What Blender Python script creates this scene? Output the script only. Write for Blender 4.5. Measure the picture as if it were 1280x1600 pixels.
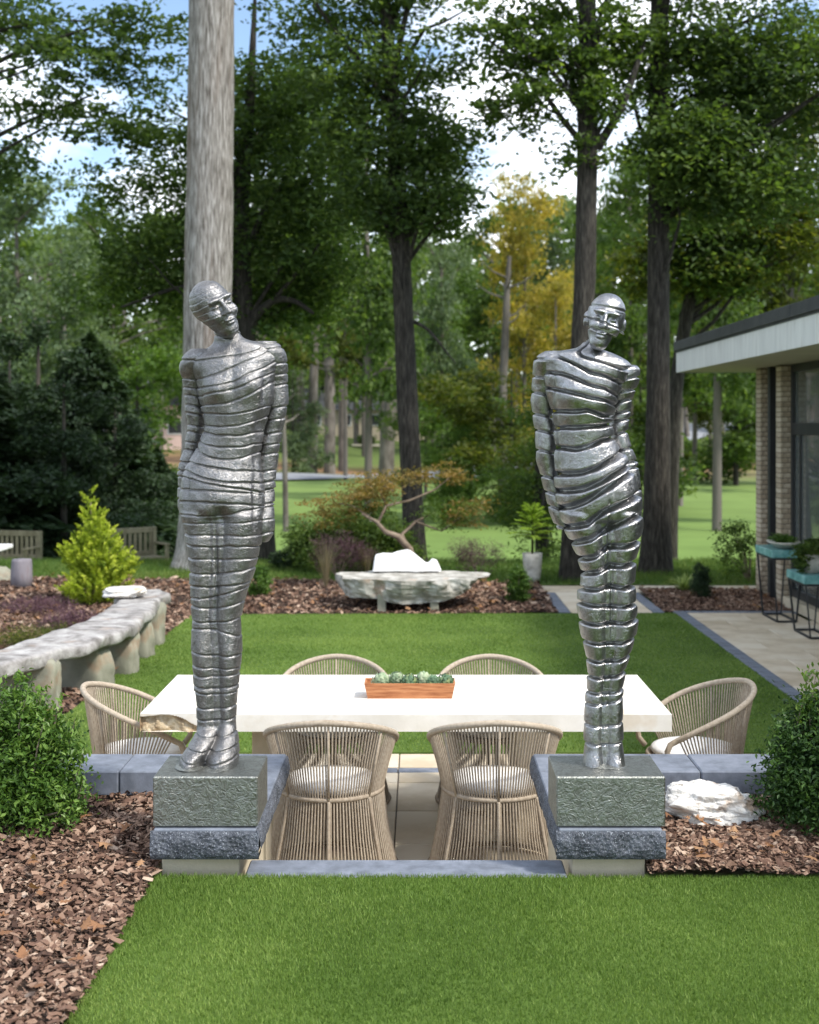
import bpy, bmesh, math, random
import numpy as np
from mathutils import Vector, Matrix
R = math.radians
for o in list(bpy.data.objects): bpy.data.objects.remove(o)
scn = bpy.context.scene
COL = scn.collection

# ------------------------------------------------------------------ camera
F, CX, CY, EZ = 2000.0, 655.0, 665.0, 1.69      # photo focal length in pixels, vanishing point, eye height
cam_d = bpy.data.cameras.new('camera'); cam = bpy.data.objects.new('camera', cam_d); COL.objects.link(cam)
cam.location = (0, 0, EZ); cam.rotation_euler = (R(90), 0, 0)
cam_d.sensor_fit = 'VERTICAL'; cam_d.sensor_height = 36; cam_d.lens = 45
cam_d.shift_x = -15/1600; cam_d.shift_y = -135/1600
cam_d.clip_start = 0.05; cam_d.clip_end = 3000
cam_d.dof.use_dof = True; cam_d.dof.focus_distance = 5.2; cam_d.dof.aperture_fstop = 3.4
scn.camera = cam

# ------------------------------------------------------------------ world, sun, exposure
SUN_EL, SUN_AZ = 50.0, 122.0     # azimuth clockwise from +Y (north)
CLX = 0.9
w = bpy.data.worlds.new('World'); scn.world = w; w.use_nodes = True
nt = w.node_tree; nt.nodes.clear(); N = nt.nodes.new; L = nt.links.new
out = N('ShaderNodeOutputWorld'); bg = N('ShaderNodeBackground'); bg.inputs[1].default_value = 0.15
sky = N('ShaderNodeTexSky'); sky.sky_type = 'NISHITA'; sky.sun_disc = False
sky.sun_elevation = R(SUN_EL); sky.sun_rotation = R(SUN_AZ); sky.air_density = 1.0; sky.dust_density = 0.6
tc = N('ShaderNodeTexCoord'); mp = N('ShaderNodeMapping'); mp.inputs['Scale'].default_value = (1, 1, 2.2); mp.inputs['Location'].default_value = (CLX, 0, 0)
no = N('ShaderNodeTexNoise'); no.inputs['Scale'].default_value = 3.3; no.inputs['Detail'].default_value = 6; no.inputs['Roughness'].default_value = 0.55
rp = N('ShaderNodeValToRGB'); rp.color_ramp.elements[0].position = 0.46; rp.color_ramp.elements[1].position = 0.60
mx = N('ShaderNodeMix'); mx.data_type = 'RGBA'; mx.inputs[7].default_value = (9.5, 9.8, 10.2, 1)
L(tc.outputs['Generated'], mp.inputs[0]); L(mp.outputs[0], no.inputs['Vector']); L(no.outputs[0], rp.inputs[0])
L(rp.outputs[0], mx.inputs[0]); L(sky.outputs[0], mx.inputs[6]); L(mx.outputs[2], bg.inputs[0]); L(bg.outputs[0], out.inputs[0])
sl = bpy.data.lights.new('sun', 'SUN'); sl.energy = 3.2; sl.angle = R(7); sl.color = (1, 0.95, 0.87)
so = bpy.data.objects.new('sun', sl); COL.objects.link(so)
az, el = R(SUN_AZ), R(SUN_EL)
SD = Vector((math.sin(az)*math.cos(el), math.cos(az)*math.cos(el), math.sin(el)))
so.rotation_euler = SD.to_track_quat('Z', 'Y').to_euler(); so.location = SD*60
scn.view_settings.view_transform = 'Standard'; scn.view_settings.look = 'None'
scn.view_settings.exposure = 0.7; scn.view_settings.gamma = 1; scn.view_settings.use_curve_mapping = False
scn.cycles.max_bounces = 8; scn.cycles.transparent_max_bounces = 6; scn.cycles.volume_bounces = 0

# ------------------------------------------------------------------ helpers
def W(px, py, d): return ((px-CX)*d/F, d, EZ-(py-CY)*d/F)
def G(px, py, z=-0.5):
    d = (EZ-z)*F/(py-CY); return ((px-CX)*d/F, d)
rng = np.random.default_rng(11)
_lat = np.random.default_rng(5).random((32, 32, 32))
def noise3(P, s=1.0, off=0.0):
    P = np.asarray(P)*s+off; i = np.floor(P).astype(int); f = P-i; f = f*f*(3-2*f); i &= 31; j = (i+1) & 31
    x0, y0, z0 = i[..., 0], i[..., 1], i[..., 2]; x1, y1, z1 = j[..., 0], j[..., 1], j[..., 2]
    fx, fy, fz = f[..., 0], f[..., 1], f[..., 2]
    a = _lat[x0, y0, z0]*(1-fx)+_lat[x1, y0, z0]*fx; b = _lat[x0, y1, z0]*(1-fx)+_lat[x1, y1, z0]*fx
    c = _lat[x0, y0, z1]*(1-fx)+_lat[x1, y0, z1]*fx; d = _lat[x0, y1, z1]*(1-fx)+_lat[x1, y1, z1]*fx
    return (a*(1-fy)+b*fy)*(1-fz)+(c*(1-fy)+d*fy)*fz-0.5
def fbm(P, s=1.0, oct=4, off=0.0):
    v = 0; a = 1
    for k in range(oct): v = v+a*noise3(P, s*2**k, off+7.3*k); a *= 0.5
    return v
def mesh(name, V, Fs, mat=None, tone=None, smooth=False):
    """Fs: one (n,k) array or a list of them."""
    V = np.asarray(V, dtype=np.float32)
    if isinstance(Fs, np.ndarray): Fs = [Fs]
    Fs = [np.asarray(f, dtype=np.int32) for f in Fs if len(f)]
    me = bpy.data.meshes.new(name); me.vertices.add(len(V)); me.vertices.foreach_set('co', V.ravel())
    flat = np.concatenate([f.ravel() for f in Fs]); sz = np.concatenate([np.full(len(f), f.shape[1], np.int32) for f in Fs])
    me.loops.add(len(flat)); me.loops.foreach_set('vertex_index', flat)
    me.polygons.add(len(sz)); st = np.concatenate([[0], np.cumsum(sz)[:-1]]).astype(np.int32)
    me.polygons.foreach_set('loop_start', st); me.polygons.foreach_set('loop_total', sz)
    me.polygons.foreach_set('use_smooth', np.full(len(sz), smooth))
    if tone is not None:
        a = me.attributes.new('tone', 'FLOAT', 'FACE'); a.data.foreach_set('value', np.asarray(tone, dtype=np.float32))
    me.update(calc_edges=True)
    if mat: me.materials.append(mat)
    return me
def obj(name, me, parent=None, loc=(0, 0, 0), rot=(0, 0, 0), scale=(1, 1, 1)):
    o = bpy.data.objects.new(name, me); COL.objects.link(o)
    o.location = loc; o.rotation_euler = rot; o.scale = scale
    if parent: o.parent = parent
    return o
def tag(o, label=None, cat=None, group=None, kind=None):
    if label: o['label'] = label
    if cat: o['category'] = cat
    if group: o['group'] = group
    if kind: o['kind'] = kind
    return o
def thing(name, label, cat, loc=(0, 0, 0), rz=0, group=None, scale=1):
    o = bpy.data.objects.new(name, None); COL.objects.link(o); o.empty_display_size = 0.1
    o.location = loc; o.rotation_euler = (0, 0, rz); o.scale = (scale,)*3 if not isinstance(scale, tuple) else scale
    return tag(o, label, cat, group)
def copy_tree(o, parent=None):
    c = o.copy(); COL.objects.link(c); c.parent = parent
    for ch in o.children: copy_tree(ch, c)
    return c
class MB:
    def __init__(s): s.V = []; s.F = {}; s.n = 0
    def add(s, V, Fa):
        V = np.asarray(V, float)
        for f in (Fa if isinstance(Fa, list) else [Fa]):
            f = np.asarray(f); s.F.setdefault(f.shape[1], []).append(f+s.n)
        s.V.append(V); s.n += len(V); return s
    def box(s, x0, x1, y0, y1, z0, z1, M=None, b=0.0):
        if b <= 0:
            V = np.array([(x, y, z) for z in (z0, z1) for y in (y0, y1) for x in (x0, x1)], float)
            Fa = np.array([(0, 2, 3, 1), (4, 5, 7, 6), (0, 1, 5, 4), (2, 6, 7, 3), (0, 4, 6, 2), (1, 3, 7, 5)])
            if M is not None: V = V@np.array(M.to_3x3()).T+np.array(M.translation)
            return s.add(V, Fa)
        bm = bmesh.new(); bmesh.ops.create_cube(bm, size=1)
        for v in bm.verts: v.co = ((x0+x1)/2+v.co.x*(x1-x0), (y0+y1)/2+v.co.y*(y1-y0), (z0+z1)/2+v.co.z*(z1-z0))
        bmesh.ops.bevel(bm, geom=list(bm.edges), offset=b, segments=1, affect='EDGES')
        if M is not None: bm.transform(M)
        bm.verts.index_update(); V = [v.co[:] for v in bm.verts]
        q = [[v.index for v in f.verts] for f in bm.faces]; bm.free()
        for k in (3, 4):
            sel = [f for f in q if len(f) == k]
            if sel: s.F.setdefault(k, []).append(np.array(sel)+s.n)
        s.V.append(np.array(V)); s.n += len(V); return s
    def tube(s, P, r, k=8, cap=True):
        P = np.asarray(P, float); n = len(P); r = np.broadcast_to(np.asarray(r, float), (n,))
        T = np.gradient(P, axis=0); T /= np.linalg.norm(T, axis=1, keepdims=True)+1e-9
        u = np.cross(T[0], (0.0, 0.0, 1.0))
        if np.linalg.norm(u) < 1e-3: u = np.cross(T[0], (1.0, 0.0, 0.0))
        rows = []; a = np.arange(k)*2*np.pi/k
        for i in range(n):
            u = u-T[i]*np.dot(u, T[i]); u /= np.linalg.norm(u)+1e-9; v = np.cross(T[i], u)
            rows.append(P[i]+r[i]*(np.cos(a)[:, None]*u+np.sin(a)[:, None]*v))
        V = np.concatenate(rows); i = np.arange(n-1)[:, None]*k; j = np.arange(k)[None]
        q = np.stack([i+j, i+(j+1) % k, i+k+(j+1) % k, i+k+j], -1).reshape(-1, 4); Fa = [q]
        if cap:
            V = np.vstack([V, P[0], P[-1]]); c0, c1 = n*k, n*k+1; j = np.arange(k)
            Fa.append(np.stack([np.full(k, c0), (j+1) % k, j], -1))
            Fa.append(np.stack([np.full(k, c1), (n-1)*k+j, (n-1)*k+(j+1) % k], -1))
        return s.add(V, Fa)
    def lathe(s, prof, k=24, c=(0, 0, 0), sx=1, sy=1, wob=0, seed=0):
        a = np.arange(k)*2*np.pi/k; rows = []
        for (r, z) in prof: rows.append(np.stack([c[0]+r*sx*np.cos(a), c[1]+r*sy*np.sin(a), np.full(k, c[2]+z)], -1))
        V = np.concatenate(rows)
        if wob: V = V+wob*np.stack([fbm(V, 9, 3, seed), fbm(V, 9, 3, seed+9), 0.5*fbm(V, 9, 3, seed+17)], -1)
        n = len(prof); i = np.arange(n-1)[:, None]*k; j = np.arange(k)[None]
        q = np.stack([i+j, i+(j+1) % k, i+k+(j+1) % k, i+k+j], -1).reshape(-1, 4); return s.add(V, q)
    def me(s, name, mat, smooth=False, tone=None):
        return mesh(name, np.concatenate(s.V), [np.concatenate(f) for f in s.F.values()], mat, tone, smooth)

# ------------------------------------------------------------------ materials
def C4(c): return (c[0], c[1], c[2], 1)
def mat(name, cols, rough=0.8, metal=0.0, scale=5.0, detail=5, bump=0.0, bscale=None, spec=0.3, stretch=(1, 1, 1),
        tone=False, trans=0.0, rvar=0.0, positions=None, voro=0.0, sheen=0, second=None, rand=0.0, coord='Object'):
    """cols: 2+ colours blended by fbm noise (and by the face attribute 'tone' when tone=True)"""
    m = bpy.data.materials.new(name); m.use_nodes = True; t = m.node_tree; t.nodes.clear(); N = t.nodes.new; L = t.links.new
    o = N('ShaderNodeOutputMaterial'); b = N('ShaderNodeBsdfPrincipled'); b.inputs['Roughness'].default_value = rough
    b.inputs['Metallic'].default_value = metal; b.inputs['Specular IOR Level'].default_value = spec
    tc = N('ShaderNodeTexCoord'); mp = N('ShaderNodeMapping'); mp.inputs['Scale'].default_value = stretch; L(tc.outputs[coord], mp.inputs[0])
    n = N('ShaderNodeTexNoise'); n.inputs['Scale'].default_value = scale; n.inputs['Detail'].default_value = detail; n.inputs['Roughness'].default_value = 0.6
    L(mp.outputs[0], n.inputs['Vector']); fac = n.outputs[0]
    if tone:
        at = N('ShaderNodeAttribute'); at.attribute_name = 'tone'
        ma = N('ShaderNodeMath'); ma.operation = 'MULTIPLY_ADD'; ma.inputs[1].default_value = 0.35; L(n.outputs[0], ma.inputs[0])
        mb = N('ShaderNodeMath'); mb.operation = 'MULTIPLY_ADD'; mb.inputs[1].default_value = 0.72; L(at.outputs['Fac'], mb.inputs[0]); mb.inputs[2].default_value = -0.04
        L(mb.outputs[0], ma.inputs[2]); fac = ma.outputs[0]
    if rand:
        oi = N('ShaderNodeObjectInfo'); mr = N('ShaderNodeMath'); mr.operation = 'MULTIPLY_ADD'; mr.inputs[1].default_value = rand
        sb = N('ShaderNodeMath'); sb.operation = 'SUBTRACT'; sb.inputs[1].default_value = rand/2; L(fac, sb.inputs[0])
        L(oi.outputs['Random'], mr.inputs[0]); L(sb.outputs[0], mr.inputs[2]); fac = mr.outputs[0]
    cr = N('ShaderNodeValToRGB'); e = cr.color_ramp.elements; k = len(cols)
    pos = positions or ([0.34+0.32*i/(k-1) for i in range(k)] if not tone else [0.12+0.76*i/(k-1) for i in range(k)])
    while len(e) < k: e.new(0.5)
    for i in range(k): e[i].position = pos[i]; e[i].color = C4(cols[i])
    L(fac, cr.inputs[0]); col = cr.outputs[0]
    if second:   # (colour, noise scale, lo, hi, amount): stains or specks with a shape of their own
        for (c2, s2, lo, hi, am) in (second if isinstance(second, list) else [second]):
            n2 = N('ShaderNodeTexNoise'); n2.inputs['Scale'].default_value = s2; n2.inputs['Detail'].default_value = 4; L(mp.outputs[0], n2.inputs['Vector'])
            r2 = N('ShaderNodeMapRange'); r2.inputs[1].default_value = lo; r2.inputs[2].default_value = hi; r2.inputs[4].default_value = am; L(n2.outputs[0], r2.inputs[0])
            m2 = N('ShaderNodeMix'); m2.data_type = 'RGBA'; m2.inputs[7].default_value = C4(c2); L(r2.outputs[0], m2.inputs[0]); L(col, m2.inputs[6]); col = m2.outputs[2]
    L(col, b.inputs['Base Color'])
    if rvar:
        r3 = N('ShaderNodeMapRange'); r3.inputs[3].default_value = rough-rvar; r3.inputs[4].default_value = rough+rvar; L(n.outputs[0], r3.inputs[0]); L(r3.outputs[0], b.inputs['Roughness'])
    if bump:
        nb = N('ShaderNodeTexNoise'); nb.inputs['Scale'].default_value = bscale or scale*3; nb.inputs['Detail'].default_value = 6; nb.inputs['Roughness'].default_value = 0.65; L(mp.outputs[0], nb.inputs['Vector'])
        h = nb.outputs[0]
        if voro:
            vo = N('ShaderNodeTexVoronoi'); vo.inputs['Scale'].default_value = voro; L(mp.outputs[0], vo.inputs['Vector'])
            ad = N('ShaderNodeMath'); ad.operation = 'ADD'; L(h, ad.inputs[0]); L(vo.outputs['Distance'], ad.inputs[1]); h = ad.outputs[0]
        bp = N('ShaderNodeBump'); bp.inputs['Strength'].default_value = 1.0; bp.inputs['Distance'].default_value = bump; L(h, bp.inputs['Height']); L(bp.outputs[0], b.inputs['Normal'])
    sh = b.outputs[0]
    if trans:
        tr = N('ShaderNodeBsdfTranslucent'); g = N('ShaderNodeMix'); g.data_type = 'RGBA'; g.blend_type = 'MULTIPLY'; g.inputs[0].default_value = 1; g.inputs[7].default_value = (1.5, 1.6, 0.6, 1)
        L(col, g.inputs[6]); L(g.outputs[2], tr.inputs[0]); ms = N('ShaderNodeMixShader'); ms.inputs[0].default_value = trans
        L(sh, ms.inputs[1]); L(tr.outputs[0], ms.inputs[2]); sh = ms.outputs[0]
    L(sh, o.inputs[0]); return m

M = {}
M['turf'] = mat('turf', [(0.06, 0.105, 0.018), (0.09, 0.15, 0.028), (0.12, 0.185, 0.037)], 0.75, scale=1.3, bump=0.006, bscale=160, spec=0.15)
M['turf_blade'] = mat('turf_blade', [(0.06, 0.115, 0.018), (0.135, 0.22, 0.042), (0.28, 0.36, 0.10)], 0.6, scale=1.5, tone=True, trans=0.25, spec=0.25)
M['wild_grass'] = mat('wild_grass', [(0.04, 0.08, 0.015), (0.075, 0.14, 0.025), (0.16, 0.2, 0.05)], 0.7, scale=1.5, tone=True, trans=0.3)
M['soil'] = mat('soil', [(0.02, 0.013, 0.009), (0.06, 0.035, 0.024)], 0.95, scale=30, bump=0.02, bscale=60)
M['bark_chip'] = mat('bark_chip', [(0.035, 0.02, 0.015), (0.145, 0.083, 0.058), (0.29, 0.19, 0.135), (0.54, 0.42, 0.32)], 0.85, scale=45, tone=True, bump=0.002, bscale=160, spec=0.2)
M['dead_leaf'] = mat('dead_leaf', [(0.13, 0.06, 0.03), (0.26, 0.13, 0.065), (0.40, 0.24, 0.13)], 0.75, scale=12, tone=True, trans=0.15)
M['bluestone'] = mat('bluestone', [(0.12, 0.135, 0.165), (0.165, 0.185, 0.225), (0.21, 0.23, 0.28)], 0.6, scale=14, detail=10, bump=0.0012, bscale=120, spec=0.3, rand=0.14)
M['rockface'] = mat('rockface', [(0.04, 0.045, 0.056), (0.11, 0.12, 0.145)], 0.75, scale=14, bump=0.006, bscale=60, voro=70, second=((0.50, 0.54, 0.60), 230, 0.58, 0.66, 0.6))
M['cream_block'] = mat('cream_block', [(0.46, 0.40, 0.29), (0.60, 0.53, 0.40)], 0.85, scale=4, bump=0.0015, bscale=90, rand=0.2)
M['cream_flag'] = mat('cream_flag', [(0.50, 0.41, 0.29), (0.62, 0.525, 0.39), (0.70, 0.62, 0.49)], 0.75, scale=2.5, detail=8, bump=0.0008, bscale=80, rand=0.3)
M['mortar'] = mat('mortar', [(0.14, 0.12, 0.10), (0.2, 0.17, 0.14)], 0.95, scale=20)
M['limestone'] = mat('limestone', [(0.70, 0.66, 0.58), (0.84, 0.81, 0.75)], 0.55, scale=4, detail=8, bump=0.0008, bscale=60, second=((0.5, 0.36, 0.18), 3.4, 0.58, 0.66, 0.35))
M['rough_lime'] = mat('rough_lime', [(0.24, 0.16, 0.09), (0.46, 0.36, 0.23), (0.64, 0.56, 0.42)], 0.9, scale=16, bump=0.008, bscale=40)
M['white_rock'] = mat('white_rock', [(0.62, 0.58, 0.52), (0.86, 0.85, 0.82)], 0.6, scale=9, detail=8, bump=0.012, bscale=25, second=[((0.42, 0.25, 0.12), 9, 0.53, 0.66, 0.75), ((0.16, 0.13, 0.10), 30, 0.62, 0.7, 0.7)])
M['white_marble'] = mat('white_marble', [(0.72, 0.72, 0.71), (0.86, 0.86, 0.85)], 0.7, scale=6, bump=0.01, bscale=14)
M['slab_rock'] = mat('slab_rock', [(0.20, 0.19, 0.16), (0.38, 0.365, 0.33), (0.56, 0.55, 0.51)], 0.8, scale=7, detail=9, bump=0.012, bscale=22, second=((0.34, 0.2, 0.11), 4, 0.6, 0.7, 0.55))
M['bench_stone'] = mat('bench_stone', [(0.15, 0.14, 0.13), (0.30, 0.285, 0.275), (0.46, 0.45, 0.435)], 0.75, scale=7, detail=9, bump=0.012, bscale=20, second=((0.34, 0.24, 0.17), 5, 0.6, 0.72, 0.5))
M['leg_stone'] = mat('leg_stone', [(0.20, 0.20, 0.155), (0.30, 0.295, 0.23)], 0.85, scale=4, bump=0.004, bscale=25, second=((0.3, 0.16, 0.09), 5, 0.58, 0.7, 0.45))
M['stump'] = mat('stump', [(0.14, 0.13, 0.15), (0.24, 0.22, 0.24)], 0.85, scale=6, bump=0.006, bscale=20, stretch=(1, 1, 0.3), second=((0.16, 0.07, 0.06), 8, 0.6, 0.7, 0.5))
M['rope'] = mat('rope', [(0.30, 0.245, 0.185), (0.43, 0.365, 0.285)], 0.85, scale=60, bump=0.001, bscale=400, spec=0.2, rand=0.2)
M['rope_dark'] = mat('rope_dark', [(0.20, 0.15, 0.105), (0.31, 0.24, 0.17)], 0.85, scale=70, bump=0.002, bscale=300)
M['cushion'] = mat('cushion', [(0.76, 0.75, 0.73), (0.84, 0.83, 0.81)], 0.9, scale=40, bump=0.0006, bscale=500)
M['tray_wood'] = mat('tray_wood', [(0.26, 0.09, 0.035), (0.42, 0.17, 0.07), (0.52, 0.24, 0.11)], 0.5, scale=7, detail=8, stretch=(1, 8, 12), bump=0.0006)
M['artichoke'] = mat('artichoke', [(0.10, 0.16, 0.09), (0.26, 0.34, 0.20), (0.46, 0.50, 0.34)], 0.6, scale=20, tone=True)
M['artichoke_dark'] = mat('artichoke_dark', [(0.04, 0.09, 0.05), (0.12, 0.2, 0.11), (0.34, 0.36, 0.12)], 0.6, scale=20, tone=True)
M['teak'] = mat('teak', [(0.16, 0.14, 0.085), (0.26, 0.23, 0.15)], 0.85, scale=8, stretch=(1, 1, 0.3), rand=0.2)
M['fascia'] = mat('fascia', [(0.56, 0.57, 0.57), (0.68, 0.69, 0.68)], 0.6, scale=3, stretch=(1, 3, 0.4), second=((0.36, 0.34, 0.3), 5, 0.58, 0.72, 0.4))
M['soffit'] = mat('soffit', [(0.50, 0.46, 0.36), (0.58, 0.53, 0.43)], 0.8, scale=2)
M['roof_edge'] = mat('roof_edge', [(0.035, 0.038, 0.042), (0.06, 0.062, 0.066)], 0.5, scale=5)
M['brick'] = mat('brick', [(0.34, 0.28, 0.2), (0.46, 0.39, 0.29), (0.55, 0.48, 0.37)], 0.85, scale=14, bump=0.002, bscale=80, rand=0.35)
M['brick_mortar'] = mat('brick_mortar', [(0.14, 0.11, 0.085), (0.2, 0.16, 0.12)], 0.95, scale=20)
M['dark_steel'] = mat('dark_steel', [(0.018, 0.02, 0.022), (0.03, 0.032, 0.035)], 0.45, scale=6, spec=0.4)
M['turquoise'] = mat('turquoise', [(0.06, 0.2, 0.2), (0.14, 0.34, 0.33), (0.26, 0.46, 0.45)], 0.35, scale=8, detail=8, spec=0.5)
M['ceramic'] = mat('ceramic', [(0.42, 0.4, 0.35), (0.6, 0.58, 0.52)], 0.7, scale=12, bump=0.003, bscale=30, second=((0.2, 0.18, 0.13), 9, 0.55, 0.7, 0.6))
M['bark_pale'] = mat('bark_pale', [(0.08, 0.07, 0.06), (0.235, 0.22, 0.20), (0.43, 0.415, 0.395)], 0.95, scale=30, detail=9, stretch=(1.4, 1.4, 0.13), bump=0.02, bscale=34, second=((0.17, 0.11, 0.075), 2.2, 0.52, 0.72, 0.55))
M['bark_dark'] = mat('bark_dark', [(0.016, 0.014, 0.011), (0.038, 0.034, 0.028), (0.085, 0.076, 0.062)], 0.95, scale=22, detail=9, stretch=(1.6, 1.6, 0.22), bump=0.04, bscale=16, positions=[0.35, 0.5, 0.66])
M['bark_far'] = mat('bark_far', [(0.07, 0.06, 0.05), (0.19, 0.17, 0.15)], 0.95, scale=3, stretch=(1, 1, 0.3))
M['bark_maple'] = mat('bark_maple', [(0.15, 0.11, 0.08), (0.3, 0.24, 0.18)], 0.9, scale=14, bump=0.004, bscale=30)
def leafm(n, a, b, c, tr=0.35, rough=0.55): M[n] = mat(n, [a, b, c], rough, scale=0.6, detail=3, tone=True, trans=tr, spec=0.3)
leafm('leaf_deep', (0.034, 0.062, 0.022), (0.072, 0.118, 0.038), (0.14, 0.195, 0.065), 0.5)
leafm('leaf_mid', (0.04, 0.07, 0.018), (0.08, 0.132, 0.034), (0.17, 0.23, 0.06), 0.5)
leafm('leaf_olive', (0.04, 0.05, 0.012), (0.085, 0.11, 0.02), (0.19, 0.19, 0.035), 0.45)
leafm('leaf_pale', (0.07, 0.105, 0.06), (0.13, 0.18, 0.10), (0.22, 0.28, 0.15), 0.42)  # far tree leaves, colour lightened to stand in for haze
leafm('leaf_bright', (0.05, 0.09, 0.02), (0.10, 0.17, 0.035), (0.18, 0.27, 0.06), 0.4)
leafm('leaf_gold', (0.16, 0.155, 0.035), (0.33, 0.27, 0.055), (0.54, 0.39, 0.08), 0.45)
leafm('leaf_rust', (0.10, 0.10, 0.03), (0.22, 0.16, 0.05), (0.36, 0.22, 0.08), 0.4)
leafm('leaf_conifer', (0.012, 0.026, 0.011), (0.026, 0.05, 0.02), (0.055, 0.09, 0.036), 0.2)
leafm('leaf_golden_cypress', (0.09, 0.15, 0.012), (0.32, 0.40, 0.03), (0.62, 0.66, 0.10), 0.3)
leafm('leaf_box', (0.035, 0.08, 0.014), (0.085, 0.165, 0.028), (0.20, 0.31, 0.07), 0.3, 0.4)
leafm('leaf_box_dark', (0.018, 0.045, 0.012), (0.04, 0.09, 0.02), (0.10, 0.18, 0.045), 0.25, 0.4)
leafm('leaf_lime', (0.10, 0.19, 0.02), (0.22, 0.34, 0.04), (0.40, 0.5, 0.08), 0.35)
leafm('leaf_heather', (0.05, 0.025, 0.035), (0.12, 0.06, 0.085), (0.22, 0.13, 0.15), 0.2)
leafm('leaf_variegated', (0.10, 0.17, 0.04), (0.28, 0.36, 0.12), (0.6, 0.62, 0.34), 0.3)
leafm('leaf_straw', (0.16, 0.13, 0.09), (0.30, 0.25, 0.17), (0.42, 0.34, 0.26), 0.3)

def metal_mat(name, base, rough, streak, bd=0.0022, sc=60):
    m = bpy.data.materials.new(name); m.use_nodes = True; t = m.node_tree; b = t.nodes['Principled BSDF']; N = t.nodes.new; L = t.links.new
    tc = N('ShaderNodeTexCoord')
    n1 = N('ShaderNodeTexNoise'); n1.inputs['Scale'].default_value = 26; n1.inputs['Detail'].default_value = 8; n1.inputs['Roughness'].default_value = 0.7
    mp = N('ShaderNodeMapping'); mp.inputs['Scale'].default_value = streak; L(tc.outputs['Object'], mp.inputs[0])
    n2 = N('ShaderNodeTexNoise'); n2.inputs['Scale'].default_value = sc; n2.inputs['Detail'].default_value = 4; n2.inputs['Distortion'].default_value = 3.5
    L(tc.outputs['Object'], n1.inputs['Vector']); L(mp.outputs[0], n2.inputs['Vector'])
    cr = N('ShaderNodeValToRGB'); cr.color_ramp.elements[0].position = 0.38; cr.color_ramp.elements[1].position = 0.62
    cr.color_ramp.elements[0].color = C4([base[0]*0.55, base[1]*0.54, base[2]*0.52]); cr.color_ramp.elements[1].color = C4(base)
    mxn = N('ShaderNodeMath'); mxn.operation = 'MULTIPLY_ADD'; mxn.inputs[1].default_value = 0.5; L(n1.outputs[0], mxn.inputs[0])
    hf = N('ShaderNodeMath'); hf.operation = 'MULTIPLY'; hf.inputs[1].default_value = 0.5; L(n2.outputs[0], hf.inputs[0]); L(hf.outputs[0], mxn.inputs[2])
    L(mxn.outputs[0], cr.inputs[0]); L(cr.outputs[0], b.inputs['Base Color'])
    rr = N('ShaderNodeMapRange'); rr.inputs[3].default_value = rough+0.14; rr.inputs[4].default_value = rough-0.12; L(n1.outputs[0], rr.inputs[0]); L(rr.outputs[0], b.inputs['Roughness'])
    b.inputs['Metallic'].default_value = 1.0
    ad = N('ShaderNodeMath'); ad.operation = 'ADD'; L(n1.outputs[0], ad.inputs[0]); L(n2.outputs[0], ad.inputs[1])
    bp = N('ShaderNodeBump'); bp.inputs['Distance'].default_value = bd; bp.inputs['Strength'].default_value = 0.9; L(ad.outputs[0], bp.inputs['Height']); L(bp.outputs[0], b.inputs['Normal'])
    return m
M['alu_dark'] = metal_mat('alu_dark', (0.32, 0.315, 0.315), 0.42, (1.0, 1.0, 1.0), 0.0034, 55)
M['alu_bright'] = metal_mat('alu_bright', (0.44, 0.44, 0.45), 0.30, (1, 1, 1))
M['plinth_metal'] = metal_mat('plinth_metal', (0.36, 0.375, 0.35), 0.46, (1, 1, 1), 0.0042, 30)

# ------------------------------------------------------------------ ground and terrain
def ground_z(x, y):
    x = np.asarray(x, float); y = np.asarray(y, float)
    z = np.interp(y, [-400, 20.3, 24, 34, 60, 100, 128, 170, 240, 600], [-0.56, -0.56, -1.25, -2.05, -2.1, -1.9, -1.0, 2.0, 6.5, 14])
    m = np.clip((y-26)/14, 0, 1); P = np.stack([x/16, y/16, 0*x], -1)
    z = z+m*0.7*noise3(P, 1.0, 3.1)*np.clip(y/60, 0.3, 2)
    z = z+np.clip((y-45)/60, 0, 1)*np.clip((-x-6)/60, 0, 1)*3.0
    return z
ys = np.unique(np.concatenate([np.linspace(-300, 4, 12), np.linspace(4, 40, 60), np.linspace(41, 200, 110), np.linspace(205, 900, 30)]))
xs = np.unique(np.concatenate([np.linspace(-500, -80, 14), np.linspace(-78, 78, 90), np.linspace(80, 500, 14)]))
X, Y = np.meshgrid(xs, ys); Z = ground_z(X, Y)
i = np.arange(len(ys)-1)[:, None]*len(xs); j = np.arange(len(xs)-1)[None]
q = np.stack([i+j, i+j+1, i+j+1+len(xs), i+j+len(xs)], -1).reshape(-1, 4)
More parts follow.
